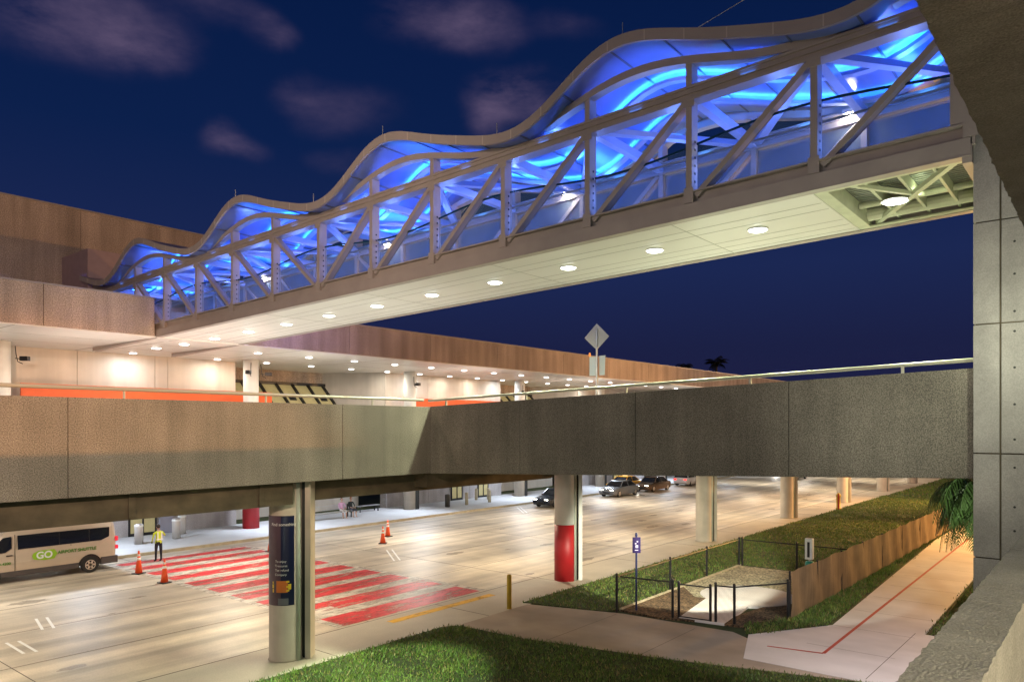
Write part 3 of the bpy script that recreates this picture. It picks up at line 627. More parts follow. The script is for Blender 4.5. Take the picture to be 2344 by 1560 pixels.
# lower chords
for (u0, s) in ((UN, 1), (UF, -1)):
    x = lambda d: u0 + s * d
    m_ = MB(); a, b_ = sorted((x(0), x(.22)))
    m_.slope(a, b_, V0, V1, zb, lambda v: zb(v) + .33)
    a, b_ = sorted((x(-.01), x(.22))); m_.slope(a, b_, V0, V1, lambda v: zb(v) + .58, lambda v: zb(v) + .62)
    a, b_ = sorted((x(.13), x(.22))); m_.slope(a, b_, V0, V1, lambda v: zb(v) + .331, lambda v: zb(v) + .579)
    a, b_ = sorted((x(-.012), x(.25))); m_.slope(a, b_, V0, V1, lambda v: zb(v) - .02, lambda v: zb(v) + .006)
    P(m_, 'bottom_chord', M['truss'], fb)
    m_ = MB(); a, b_ = sorted((x(.03), x(.33)))
    m_.slope(a, b_, V0 - .4, V1, lambda v: zb(v) + 2.80, lambda v: zb(v) + 3.10)
    for z0, z1 in ((2.77, 2.83), (3.06, 3.12), (2.93, 2.95)):
        a, b_ = sorted((x(-.01), x(.36))); m_.slope(a, b_, V0 - .4, V1, lambda v: zb(v) + z0, lambda v: zb(v) + z1)
    P(m_, 'top_chord', M['truss'], fb)
    for i, v in enumerate(VK):
        if v > 41: continue
        k = i - 1; m_ = MB(); a, b_ = sorted((x(.02), x(.34)))
        top = arch(v) - .16 if k % 3 else zb(v) + 2.8
        m_.box((a, v - .075, zb(v) + .2), (b_, v + .075, top))
        a3, b3 = sorted((x(-.006), x(.02)))
        if zb(v) and k % 1 == 0: m_.box((a3, v - .15, zb(v) + 2.62), (b3, v + .15, zb(v) + 2.78)); m_.box((a3, v - .12, zb(v) + .34), (b3, v + .12, zb(v) + .70))
        for q in range(6):    # glass clamps
            zz = zb(v) + .85 + q * .19; a2, b2_ = sorted((x(.17), x(.215))); m_.box((a2, v - .09, zz), (b2_, v - .0745, zz + .05), 1)
        P(m_, 'truss_post', [M['truss'], M['black']], fb)
    for i in range(len(VK) - 2):
        k = i - 1; va, vb = VK[i], VK[i + 1]
        # bottoms meet at k=6
        if k < 6: p = (x(.17), va + .12, zb(va) + 2.75); q = (x(.17), vb - .16, zb(vb) + .5)
        else: p = (x(.17), va + .16, zb(va) + .5); q = (x(.17), vb - .12, zb(vb) + 2.75)
        m_ = MB(); m_.beam(p, q, .13, .26, up=(1, 0, 0))
        P(m_, 'truss_diagonal', M['truss'], fb)
    # arched rail above the chord
    m_ = MB(); vv = np.linspace(V0 - .4, V1, 140); a, b_ = sorted((x(.0), x(.26)))
    for v0_, v1_ in zip(vv[:-1], vv[1:]):
        m_.slope(a, b_, v0_, v1_, lambda v: arch(v) - .19, lambda v: arch(v))
    P(m_, 'wave_rail', M['truss'], fb)
    # glass screens with waved top edge
    gh = lambda v: 1.78 + .17 * math.cos(wv * (v - 14.2))
    for i in range(len(VK) - 1):
        va, vb = VK[i] + .1, VK[i + 1] - .1
        if va > 41: continue
        n = 12; xs_ = np.linspace(va, min(vb, 41.3), n); uu = x(.24)
        top = gh if s == 1 else (lambda v: 2.74)
        m_ = MB(); m_.v = [p for v in xs_ for p in ((uu, v, zb(v) + .6), (uu, v, zb(v) + top(v)))]
        m_.f = [(2 * q, 2 * q + 2, 2 * q + 3, 2 * q + 1) for q in range(n - 1)]; m_.m = [0] * (n - 1)
        gp = P(m_, 'glass_screen', M['glass'] if s == 1 else M['film'], fb)
        if s == 1:
            e_ = MB()
            for q in range(n - 1): e_.beam((uu, xs_[q], zb(xs_[q]) + top(xs_[q]) + .012), (uu, xs_[q + 1], zb(xs_[q + 1]) + top(xs_[q + 1]) + .012), .03, .05)
            e_.beam((uu - .02, va, zb(va) + .64), (uu - .02, xs_[-1], zb(xs_[-1]) + .64), .04, .07)
            ed = e_.build('glass_edge', M['edge'], gp); ed.matrix_parent_inverse = Matrix.Translation(-Vector(fb.location)) if False else Matrix.Identity(4)
    # handrail
    hr = MB(); uu = x(.55); hr.tube([(uu, V0, zb(V0) + 1.6), (uu, V1, zb(V1) + 1.6)], .03, 8)
    P(hr, 'handrail', M['steel'], fb)
# roof sheet
def roof_sheet(u0, u1, dz, name, m_, v0=V0 - .6, v1=V1 + .2, thick=0):
    vv = np.linspace(v0, v1, 150); r_ = MB(); r_.v = [p for v in vv for p in ((u0, v, fas(v) + dz), (u1, v, fas(v) + dz))]
    r_.f = [(2 * q, 2 * q + 1, 2 * q + 3, 2 * q + 2) for q in range(149)]; r_.m = [0] * 149
    return P(r_, name, m_, fb, smooth=True)
roof_sheet(15.92, 21.3, -.02, 'roof_top', M['fascia'])
roof_sheet(15.92, 21.3, -.20, 'roof_underside', mat('roof_panel_led_tint', (.15, .23, .60), .28, var=.12, vscale=1.1))  # blue LED glow is partly put into the panel colour
vv = np.linspace(V0 - .6, V1 + .2, 180)
for (a_, b_) in ((15.84, 15.92), (21.3, 21.38)):
    ff = MB()
    for v0_, v1_ in zip(vv[:-1], vv[1:]): ff.slope(a_, b_, v0_, v1_, lambda v: fas(v) - .27, lambda v: fas(v))
    if a_ < 16:
        for v in np.arange(2.6, 41, 1.03): ff.slope(15.834, 15.9, v, v + .025, lambda v: fas(v) - .26, lambda v: fas(v) - .01, 1)
    o_ = P(ff, 'roof_fascia', [M['fascia'], mat('joint_light', (.52, .46, .42), .4)], fb)
    if a_ < 16: fo = o_
ribs = MB()
for v in np.arange(2.6, 41, 1.44): ribs.slope(15.95, 21.28, v, v + .045, lambda v: fas(v) - .225, lambda v: fas(v) - .203)
P(ribs, 'roof_rib', mat('rib_dark', (.10, .12, .22), .5), fb)
# led coves running along the wave
led_c = emis('led_cyan', (.05, .38, 1.0), 30); led_b = emis('led_blue', (.012, .07, 1.0), 85)
def wave_tube(u, dz, r, name, m_, a=V0, b=V1):
    vv = np.linspace(a, b, 110); t_ = MB(); t_.tube([(u, v, fas(v) - dz) for v in vv], r, 6)
    return P(t_, name, m_, fb)
wave_tube(15.985, .17, .022, 'led_strip', led_b); wave_tube(21.22, .17, .022, 'led_strip', led_b)
for uu, m_, r_ in ((18.15, led_c, .035), (19.9, led_c, .028)):
    wave_tube(uu + .09, .315, r_, 'led_strip', m_)
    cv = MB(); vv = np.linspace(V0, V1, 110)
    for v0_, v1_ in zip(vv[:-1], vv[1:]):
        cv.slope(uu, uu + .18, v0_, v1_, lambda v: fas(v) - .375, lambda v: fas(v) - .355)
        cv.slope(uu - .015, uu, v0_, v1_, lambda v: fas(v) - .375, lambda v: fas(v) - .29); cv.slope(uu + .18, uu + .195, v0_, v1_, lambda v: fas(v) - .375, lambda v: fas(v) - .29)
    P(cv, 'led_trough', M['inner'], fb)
# cross beams and roof bracing
for i, v in enumerate(VK):
    if v > 41: continue
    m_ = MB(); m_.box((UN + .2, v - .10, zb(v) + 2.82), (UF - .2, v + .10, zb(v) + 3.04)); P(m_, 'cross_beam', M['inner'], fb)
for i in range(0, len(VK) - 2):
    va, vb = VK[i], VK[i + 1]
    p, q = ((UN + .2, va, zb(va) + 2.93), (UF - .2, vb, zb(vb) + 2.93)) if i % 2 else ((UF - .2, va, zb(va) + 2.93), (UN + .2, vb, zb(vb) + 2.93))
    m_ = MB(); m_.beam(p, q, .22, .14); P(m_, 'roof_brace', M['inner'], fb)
# floor and soffit
P(MB().slope(UN + .23, UF - .23, V0, V1, lambda v: zb(v) + .42, lambda v: zb(v) + .56), 'walk_floor', M['floor_in'], fb)
P(MB().slope(UN + .24, UF - .24, 5.15, 36.0, lambda v: zb(v) + .002, lambda v: zb(v) + .05), 'soffit_panel', M['soffit'], fb)
ss = MB()
for v in np.arange(8.5, 35, 5.84): ss.slope(UN + .26, UF - .26, v, v + .025, lambda v: zb(v) - .0035, lambda v: zb(v) + .001)
for uu in (17.5, 18.05, 19.2, 19.75, 20.25): ss.slope(uu, uu + .015, 5.2, 35, lambda v: zb(v) - .003, lambda v: zb(v) + .0012)
P(ss, 'soffit_seam', mat('thin_seam', (.42, .41, .37), .6), fb)
# open framing by the garage
m_ = MB(); m_.box((UN + .25, 4.86, zb(5) + .0), (UF - .25, 5.14, zb(5) + .38)); m_.slope(UN + .24, UN + .42, V0, 4.86, lambda v: zb(v) - .005, lambda v: zb(v) + .03); m_.slope(UF - .42, UF - .24, V0, 4.86, lambda v: zb(v) - .005, lambda v: zb(v) + .03)
for v in (4.2, 3.55, 2.9, 2.3): m_.slope(UN + .25, UF - .25, v - .03, v + .03, lambda v: zb(v) + .10, lambda v: zb(v) + .36)
m_.beam((UN + .3, 2.4, zb(3) + .08), (UF - .35, 4.7, zb(4) + .08), .12, .10)
m_.beam((UN + .3, 4.6, zb(4) + .08), (18.8, 3.4, zb(3) + .08), .10, .08)
P(m_, 'open_framing', mat('primed_steel', (.55, .58, .42), .5, var=.1), fb)
m_ = MB()
for q in range(26): m_.slope(UN + .28 + q * .145, UN + .35 + q * .145, V0, 4.86, lambda v: zb(v) + .375, lambda v: zb(v) + .415)
P(m_, 'metal_deck', mat('ribbed_deck', (.30, .32, .28), .45, metal=.4), fb)
m_ = MB(); m_.tube([(20.1, 2.2, zb(2.2) + .22), (20.1, 4.85, zb(4.8) + .22)], .16, 12); m_.tube([(19.3, 2.2, zb(2.2) + .25), (19.3, 4.85, zb(4.8) + .25)], .07, 10)
P(m_, 'duct', mat('duct_cream', (.62, .62, .45), .5), fb)
# near end shoe
P(MB().box((UN + .02, 2.14, zb(2.2) - .14), (UF - .1, 2.30, zb(2.2) + .64)).box((UN, 2.13, zb(2) + .62), (UN + .26, 2.5, zb(2) + 3.0)), 'end_plate', M['truss'], fb)
# lightning rods on the roof edge
for v in (9.45, 13.5, 18.3, 21.95, 27.0):
    P(MB().tube([(15.95, v, fas(v) - .05), (15.95, v, fas(v) + .34)], .013, 6), 'lightning_rod', M['steel'], fb)
# bridge downlights
em_b = emis('bridge_lamp_face', (1, 1, .95), 12)
names = ['round bridge light just left of the open framed bay']
for i in range(12):
    v = 7.08 + 2.915 * i
    z = zb(v) - .004 if v < 34.4 else 10.562
    t_ = min(1, i / 6.)
    col = (.88 + .12 * t_, 1.0 - .08 * t_, .62 + .16 * t_)
    downlight(18.6, v, z, 'round white light under the footbridge, %s from the open framed bay' % ORD[i], 'row of lights under the footbridge', .23, 12, col, (430 if i < 4 else 220 if i < 9 else 120), em_b)
c = empty('downlight', (18.75, 3.95, zb(3.95) + .07), 'large glaring lamp hung in the open framed bay under the bridge', 'ceiling light')
lamp_disc('d', .27, emis('glaring_lamp', (1, 1, .95), 18), c)
light('downlight_glow', 'AREA', (18.75, 3.95, zb(3.95) - .05), 520, (.88, 1, .62), (18.75, 3.95, 0), .4)
light('downlight_glow', 'POINT', (18.5, 3.4, zb(3.95) + .12), 9, (.88, 1, .62), size=.08)
# added area lights stand in for bounce off the lit ramp and deck
light('ramp_fill', 'AREA', (21.0, 8.5, 6.9), 360, (.92, 1, .72), (19.0, 8.5, 11), 6, 9)
light('deck_bounce', 'AREA', (18.6, 22.0, 6.2), 210, (1, .95, .80), (18.6, 22, 11), 4, 8)
light('deck_bounce', 'AREA', (18.6, 31.0, 6.2), 300, (1, .90, .82), (18.6, 31, 11), 5, 6)
# blue fill lights added per bay to carry the LED glow onto posts and roof
for i, v in enumerate(VK[:-1]):
    vm = v + 1.44
    if vm < 41: light('bay_fill', 'POINT', (18.7, vm, zb(vm) + 1.75), 125, (.15, .28, 1), size=.12)
for i, v in enumerate(VK[:-1]):
    vm = v + 1.44
    if vm < 41:
        light('roof_fill', 'AREA', (17.6, vm, zb(vm) + 3.0), 26, (.03, .20, 1), (17.2, vm, 30), .35, 2.4)
        light('roof_fill', 'AREA', (19.4, vm, zb(vm) + 3.0), 26, (.05, .30, 1), (19.2, vm, 30), .35, 2.4)
light('eave_spill', 'SPOT', (21.55, 30.5, 14.2), 900, (.36, .26, 1), (24.5, 34.5, 11.6), .1, spot=110, blend=1)  # added spot for the LED tint spilling onto the canopy fascia
# white luminaires inside the bridge
def inside_lamp(u, v, z, label, p):
    c = empty('wall_lamp', (u, v, z), label, 'lamp', 'white lamps inside the footbridge')
    MB().box((-.10, -.16, -.05), (.12, .16, .06)).build('housing', M['steel'], c, bevel=.01)
    MB().lathe([(.11, -.07), (.11, -.052)], 20).build('lamp_face', emis('white_lamp_face', (1, .95, .85), 120), c)
    light('wall_lamp_glow', 'POINT', (u - .05, v, z - .16), p, (1, .93, .85), size=.09)
inside_lamp(20.35, 5.35, 14.55, 'dazzling star shaped lamp inside the bridge nearest the garage', 42)
inside_lamp(20.35, 14.2, 14.22, 'bright white lamp on a far truss post, middle of the bridge', 26)
inside_lamp(20.35, 23.1, 13.92, 'small white lamp inside the bridge, third from the garage', 14)
inside_lamp(20.35, 31.9, 13.65, 'small white lamp inside the bridge closest to the terminal', 14)
for (u, v, z, l) in ((16.95, 9.1, 14.42, 'short warm tube light tucked under the top chord, nearer one'), (16.95, 17.9, 14.12, 'short warm tube light tucked under the top chord, farther one')):
    o = MB().beam((u, v - .35, z), (u, v + .35, z - .02), .10, .09).build('tube_light', emis('warm_tube', (1, .93, .78), 10)); tag(o, l, 'lamp', 'tube lights under the top chord')
# thin wire from terminal to garage above the bridge
cb = MB(); pts = []
for t_ in np.linspace(0, 1, 16):
    p0 = Vector((26.0, 36.0, 17.0)); p1 = Vector((26.0, 1.0, 24.0)); p = p0.lerp(p1, t_); p.z -= .5 * math.sin(PI * t_); pts.append(p)
tag(cb.tube(pts, .012, 5).build('overhead_wire', M['steel']), 'hair thin wire rising through the sky behind the wavy roof', 'wire')

# ================================================================== GARAGE
ga = empty('parking_garage', (5, 0, 0), 'concrete parking garage framing the view, with wall, overhead beam and jointed pillar', 'garage')
def rough_strip(v0, v1, z0, z1, u0, u1, step, amp, side):
    """long concrete beam with uneven arrises"""
    n = int((u1 - u0) / step); m_ = MB(); r = np.random.default_rng(3)
    def rag(): 
        a = r.normal(0, amp, n + 1); return a
    prof = [(v0, z0), (v1, z0), (v1, z1), (v0, z1)]
    jit = [(rag(), rag()) for _ in prof]
    for i in range(n + 1):
        u = u0 + (u1 - u0) * i / n
        for k, (v, z) in enumerate(prof): m_.v.append((u, v + jit[k][0][i], z + jit[k][1][i]))
    for i in range(n):
        for k in range(4):
            a = i * 4 + k; b = i * 4 + (k + 1) % 4; m_.f.append((a, b, b + 4, a + 4)); m_.m.append(0)
    return m_
P(rough_strip(.33, .54, 3.5, 5.70, -8, 16.5, .035, .0022, 0), 'garage_parapet', M['conc_near'], ga)
P(rough_strip(.20, .55, 7.99, 10.9, -8, 16.5, .05, .0035, 0), 'overhead_beam', M['conc_near'], ga)
P(MB().box((-20, -14, 8.0), (40, .19, 8.3)), 'garage_ceiling', M['conc'], ga)
P(MB().box((-20, -14, 4.3), (40, .32, 4.6)), 'garage_floor', M['conc'], ga)
# pillar with formwork joints and tie holes
pc = MB(); pc.box((16.60, .2, 0), (18.3, 2.10, 22)); P(pc, 'pillar_core', M['conc_dark'], ga)
pn = MB(); zs = [0, 2.05, 4.0, 5.97, 8.41, 10.34, 12.4, 14.4, 16.4, 18.4, 20.4, 22]
for a, b_ in zip(zs[:-1], zs[1:]):
    pn.box((16.55, 1.715, a + .012), (16.598, 2.135, b_ - .012)); pn.box((16.55, .2, a + .012), (16.598, 1.685, b_ - .012))
    pn.box((16.598, 2.102, a + .012), (18.3, 2.135, b_ - .012))
pl = P(pn, 'pillar_panel', M['conc'], ga, bevel=.006)
th_ = MB()
for z in (4.55, 4.99, 5.72, 6.24, 6.89, 7.57, 8.24, 8.61, 9.3, 9.9, 10.7, 11.4, 12):
    th_.tube([(16.549, 1.48, z), (16.56, 1.48, z)], .022, 10)
P(th_, 'tie_hole', M['dark'], ga)

# ================================================================== ROAD SIGN on the viaduct
sg = empty('road_sign', (27.6, 17.65, 5.95), 'diamond road sign seen from behind on a steel post above the ramp railing', 'sign', rz=-.10)
MB().tube([(0, 0, 0), (0, 0, 4.75)], .045, 8).build('post', M['steel'], sg)
# plates face away from the camera
rgt = Vector((.6306, -.7761, 0)); fwd = Vector((.7761, .6304, 0))
def plate(cx, cz, pts, d, name, m_):
    a = [Vector((0, 0, cz)) + rgt * (cx + x) + Vector((0, 0, z)) + fwd * d for x, z in pts]; b = [p + fwd * .012 for p in a]; n = len(a)
    return MB().add([tuple(p) for p in a + b], [tuple(range(n)), tuple(range(n, 2 * n))[::-1]] + [(i, n + i, n + (i + 1) % n, (i + 1) % n) for i in range(n)]).build(name, m_, sg)
al = mat('sign_back_aluminium', (.50, .46, .43), .5, metal=.2)
plate(0, 4.42, [(0, -.58), (.54, .02), (0, .58), (-.54, -.05)], .05, 'diamond_plate', al)
plate(-.02, 3.15, [(-.30, -.44), (-.02, -.44), (-.02, .40), (-.30, .40)], .05, 'marker_plate', mat('pale_plate', (.60, .64, .60), .5))
plate(.05, 3.15, [(.06, -.42), (.30, -.40), (.32, .46), (.06, .44)], .07, 'marker_plate', bpy.data.materials['pale_plate'])
MB().lathe([(.04, 3.55), (.055, 3.62), (.03, 3.72)], 10, (-.19, .24)).build('amber_beacon', emis('amber_beacon', (1, .35, .08), .8), sg)

# ================================================================== STREET THINGS
def bollard(u, v, r, h, m_, label, group=None, cap=None):
    c = empty('bollard', (u, v, 0 if v < 30 else .13), label, 'bollard', group)
    MB().lathe([(r, 0), (r, h * .93), (r * .85, h * .98), (r * .4, h)], 20).build('post', m_, c, smooth=True)
    if cap: MB().lathe([(r * 1.06, h * .86), (r * 1.06, h * .94)], 20).build('cap_band', cap, c)
    return c
M['yel'] = mat('yellow_bollard_paint', (.50, .34, .03), .5, var=.2)
M['bin'] = mat('brushed_bin_steel', (.60, .56, .52), .35, metal=.5)
bollard(20.5, 16.78, .085, 1.22, M['yel'], 'yellow bollard at the edge of the walkway beside the lawn tip')
bollard(18.45, 40.8, .22, 1.10, M['bin'], 'stout pale bollard left of the person in the hi vis vest', 'stout steel bollards at the crossing', M['white'])
bollard(20.7, 41.2, .22, 1.15, M['bin'], 'stout steel bollard just right of the person in the vest', 'stout steel bollards at the crossing', M['white'])
bollard(21.8, 42.7, .22, 1.15, M['bin'], 'stout steel bollard closest to the grey stone wall', 'stout steel bollards at the crossing', M['white'])
for i, (u, v, l) in enumerate(((42.1, 40.7, 'dark bollard on the far pavement, leftmost of five'), (44.2, 40.6, 'slim cream bollard, second from the left on the far pavement'), (47.6, 42.6, 'slim cream bollard, third from the left by the far doors'),
                               (48.6, 42.1, 'slim cream bollard, fourth from the left on the far pavement'), (46.9, 40.5, 'slim cream bollard, rightmost on the far pavement'))):
    bollard(u, v, .13 if i else .2, 1.0, M['dark_brown'] if i == 0 else M['kerb'], l, 'bollards by the far doors')
# hydrant with marker
hy = empty('fire_hydrant', (60.8, 16.8, 0), 'yellow hydrant with a red stem at the lawn edge between far columns', 'hydrant')
MB().lathe([(.20, 0), (.20, .12), (.15, .14), (.15, .95), (.20, 1.0), (.17, 1.15), (.06, 1.28)], 16).build('barrel', M['yel'], hy, smooth=True)
MB().tube([(-.28, 0, .8), (.28, 0, .8)], .07, 10).build('nozzle', M['yel'], hy)
MB().tube([(-.35, -.1, 0), (-.35, -.1, 1.25)], .05, 8).build('marker_stem', M['red'], hy)
# blue-purple relief area sign
ps = empty('post_sign', (23.0, 13.08, 0), 'small purple sign on a thin blue post in front of the fenced enclosure', 'sign')
M['navy'] = mat('navy_post', (.015, .025, .10), .35)
MB().tube([(0, 0, 0), (0, 0, 2.75)], .035, 10).build('post', M['navy'], ps)
def vplate(w_, z0, z1, off_, m_, name, parent, th=.02):
    a = []; base = -fwd * off_
    for d in (0, th):
        for x, z in ((-w_ / 2, z0), (w_ / 2, z0), (w_ / 2, z1), (-w_ / 2, z1)): a.append(tuple(base + rgt * x - fwd * d + Vector((0, 0, z))))
    return MB().hexa([a[0], a[1], a[5], a[4], a[3], a[2], a[6], a[7]]).build(name, m_, parent)
pp = mat('purple_sign_face', (.022, .010, .085), .35)
so = vplate(.28, 2.05, 2.60, .04, pp, 'sign_board', ps)
MB().lathe([(.03, 2.60), (.05, 2.68), (.02, 2.75)], 10).build('finial', M['navy'], ps)
pw = MB()
for (x, z, w_, h_) in ((.03, 2.45, .05, .05), (-.03, 2.38, .05, .05), (.01, 2.28, .09, .10), (0, 2.15, .12, .03)):
    b0 = -fwd * .063
    pw.add([tuple(b0 + rgt * (x + sx * w_ / 2) + Vector((0, 0, z + sz * h_ / 2))) for sx, sz in ((-1, -1), (1, -1), (1, 1), (-1, 1))], [(0, 1, 2, 3)])
pw.build('sign_symbols', mat('sign_print', (.55, .50, .62), .5), so)
# waste bag dispenser
dp = empty('bag_dispenser', (33.0, 10.3, 0), 'white dog waste dispenser on a post with green foot behind the fence', 'dispenser')
MB().tube([(0, 0, 0), (0, 0, 1.4)], .04, 8).build('post', M['steel'], dp)
MB().box((-.14, -.16, .75), (.10, .16, 1.65)).build('dispenser_case', M['white'], dp, bevel=.02)
MB().lathe([(.20, 0), (.22, .05), (.18, .62), (.14, .66)], 16).build('waste_bin', mat('teal_plastic', (.02, .30, .22), .4), dp, smooth=True)
MB().box((-.16, -.05, .85), (-.141, .05, 1.5)).build('slot', M['black'], dp)

# black fence enclosure -------------------------------------------------
wire = bpy.data.materials.new('chain_link'); wire.use_nodes = True
t = wire.node_tree; b = t.nodes['Principled BSDF']; b.inputs['Base Color'].default_value = (.01, .01, .01, 1)
g_ = t.nodes.new('ShaderNodeNewGeometry'); mp = t.nodes.new('ShaderNodeMapping'); mp.inputs['Rotation'].default_value = (PI / 4, PI / 4, PI / 4)
wt = t.nodes.new('ShaderNodeTexChecker'); wt.inputs['Scale'].default_value = 32
t.links.new(g_.outputs['Position'], mp.inputs[0]); t.links.new(mp.outputs[0], wt.inputs[0])
ms = t.nodes.new('ShaderNodeMixShader'); tr = t.nodes.new('ShaderNodeBsdfTransparent'); mm = t.nodes.new('ShaderNodeMath'); mm.operation = 'MULTIPLY'; mm.inputs[1].default_value = .16
t.links.new(wt.outputs['Fac'], mm.inputs[0]); t.links.new(mm.outputs[0], ms.inputs[0]); t.links.new(tr.outputs[0], ms.inputs[1]); t.links.new(b.outputs[0], ms.inputs[2])
t.links.new(ms.outputs[0], t.nodes['Material Output'].inputs[0])
def fence(name, label, pts, h, cat='fence', rail=True, posts=None, group=None, low=False):
    c = empty(name, (pts[0][0], pts[0][1], 0), label, cat, group); p0 = Vector((*pts[0], 0))
    for p in (posts or pts):
        q = Vector((*p, 0)) - p0; MB().lathe([(.045, 0), (.045, h), (.06, h + .01), (.03, h + .06)], 10, (q.x, q.y)).build('post', M['black'], c)
    r_ = MB(); ms_ = MB()
    for a, b_ in zip(pts[:-1], pts[1:]):
        a = Vector((*a, 0)) - p0; b_ = Vector((*b_, 0)) - p0
        r_.tube([a + Vector((0, 0, h - .06)), b_ + Vector((0, 0, h - .06))], .024, 8)
        if low: MB().tube([a + Vector((0, 0, .08)), b_ + Vector((0, 0, .08))], .02, 8).build('rail', M['black'], c)
        ms_.add([(a.x, a.y, .04), (b_.x, b_.y, .04), (b_.x, b_.y, h - .06), (a.x, a.y, h - .06)], [(0, 1, 2, 3)])
    r_.build('rail', M['black'], c); ms_.build('chain_link', wire, c)
    return c
HF = 1.30
fence('chain_link_fence', 'black chain link fence along the kerb side of the enclosure', [(22.47, 13.55), (26.57, 13.6), (29.91, 13.6), (33.3, 13.55)], HF)
fence('chain_link_fence', 'black chain link fence across the far end of the enclosure', [(33.42, 13.45), (33.5, 11.0), (33.55, 8.6)], HF)
fence('chain_link_fence', 'black chain link fence section left of the gate', [(22.55, 13.45), (22.87, 11.62)], HF, posts=[(22.87, 11.62)])
fence('fence_gate', 'narrow black gate standing in the front fence', [(23.05, 11.48), (23.2, 10.42)], 1.22, 'gate', low=True)
fence('chain_link_fence', 'black chain link fence section right of the gate', [(23.25, 10.26), (23.41, 9.69), (25.15, 8.55)], HF)
# tan privacy fence
pf = empty('privacy_fence', (25.3, 8.5, 0), 'long tan fabric screened fence beside the path with the red line', 'fence')
pts = [(25.3, 8.5), (28.0, 8.43), (30.8, 8.36), (33.7, 8.3), (36.8, 8.25), (40.5, 8.2), (44.5, 8.15), (49, 8.1), (54, 8.1), (60, 8.1), (67, 8.1)]
for (u, v) in pts: MB().tube([(u - 25.3, v - 8.5 + .04, 0), (u - 25.3, v - 8.5 + .04, 1.62)], .035, 8).build('post', M['black'], pf)
fm = MB(); n = 220
U = np.linspace(25.3, 67, n)
for u in U:
    vv_ = np.interp(u, [p[0] for p in pts], [p[1] for p in pts]) - 8.5
    sag = .03 * abs(math.sin(u * 1.05)) + .015 * math.sin(u * 2.3)
    for q, z in enumerate((.06, .5, 1.0, 1.62 - sag)): fm.v.append((u - 25.3, vv_ + .03 * math.sin(u * 3.1 + q) + .012 * math.sin(u * 9 + 2 * q), z))
for i in range(n - 1):
    for q in range(3): fm.f.append((i * 4 + q, i * 4 + 4 + q, i * 4 + 5 + q, i * 4 + 1 + q)); fm.m.append(0)
fm.build('fabric_screen', M['fabric'], pf, smooth=True)

# cones ---------------------------------------------------------------------
M['cone'] = mat('cone_orange', (.80, .09, .02), .45); M['refl'] = mat('cone_reflective', (.85, .80, .75), .3)
def cone(u, v, label, h=.95):
    c = empty('traffic_cone', (u, v, 0), label, 'traffic cone', 'orange traffic cones around the crossing', random.uniform(0, 1))
    MB().box((-.21, -.21, 0.0), (.21, .21, .045)).build('base', M['black'], c, bevel=.012)
    R = lambda z: .155 - .125 * (z - .045) / (h - .045)
    def seg(z0, z1, m_, nm, e=0): MB().lathe([(R(z0) + e, z0), (R(z1) + e, z1)], 20).build(nm, m_, c, smooth=True)
    seg(.046, h, M['cone'], 'body'); seg(h * .60, h * .70, M['refl'], 'reflective_band', .004); seg(h * .78, h * .86, M['refl'], 'reflective_band', .004)
cone(15.08, 33.35, 'orange cone directly behind the shuttle van, nearer the person', 1.0)
cone(14.87, 30.58, 'orange cone standing farthest into the road near the crossing', 1.0)
cone(27.41, 31.43, 'orange cone of the middle pair, nearer and lower one', .95)
cone(29.32, 33.19, 'orange cone of the middle pair, farther one', .95)
cone(22.0, 33.9, 'orange cone half hidden behind the banner column', 1.0)

# benches ---------------------------------------------------------------------
def bench(u, v, label, rz=0, L_=2.4, back=True):
    c = empty('bench', (u, v, .13), label, 'bench', 'benches on the far pavement', rz)
    s = MB()
    for q in range(4): s.box((-L_ / 2, -.22 + q * .115, .42), (L_ / 2, -.12 + q * .115, .46))
    s.build('seat', M['steel'], c)
    if back:
        s = MB()
        for q in range(3): s.box((-L_ / 2, .27, .56 + q * .13), (L_ / 2, .30, .66 + q * .13))
        s.build('backrest', M['steel'], c)
    for x in (-L_ / 2 + .15, L_ / 2 - .15):
        MB().box((x - .03, -.2, 0), (x + .03, -.14, .42)).box((x - .03, .2, 0), (x + .03, .26, .9 if back else .42)).box((x - .03, -.14, .36), (x + .03, .2, .42)).build('leg', M['black'], c)
bench(31.7, 41.6, 'metal bench with two people sitting on it beside the column', 0, 3.4)
bench(36.2, 43.2, 'dark backless bench standing against the far wall', 0, 2.0, False)

# people ------------------------------------------------------------------------
def skin(name, pts, edges, mats_fn, mats, parent):
    """pts: list of (x,y,z,r)"""
    me = bpy.data.meshes.new(name); me.from_pydata([p[:3] for p in pts], edges, [])
    o = bpy.data.objects.new(name, me); COL.objects.link(o)
    md = o.modifiers.new('skin', 'SKIN'); md.use_smooth_shade = True
    for i, p in enumerate(pts): me.skin_vertices[0].data[i].radius = (p[3], p[3] * (p[4] if len(p) > 4 else 1))
    me.skin_vertices[0].data[0].use_root = True
    sb = o.modifiers.new('sub', 'SUBSURF'); sb.levels = 1; sb.render_levels = 1
    dg = bpy.context.evaluated_depsgraph_get(); dg.update(); m2 = bpy.data.meshes.new_from_object(o.evaluated_get(dg))
    bpy.data.objects.remove(o)
    for m_ in mats: m2.materials.append(m_)
    for p in m2.polygons: p.material_index = mats_fn(p.center); p.use_smooth = True
    r_ = bpy.data.objects.new(name, m2); COL.objects.link(r_); r_.parent = parent
    return r_
SK = mat('skin', (.42, .24, .16), .55); HAIR = mat('dark_hair', (.03, .02, .015), .7)
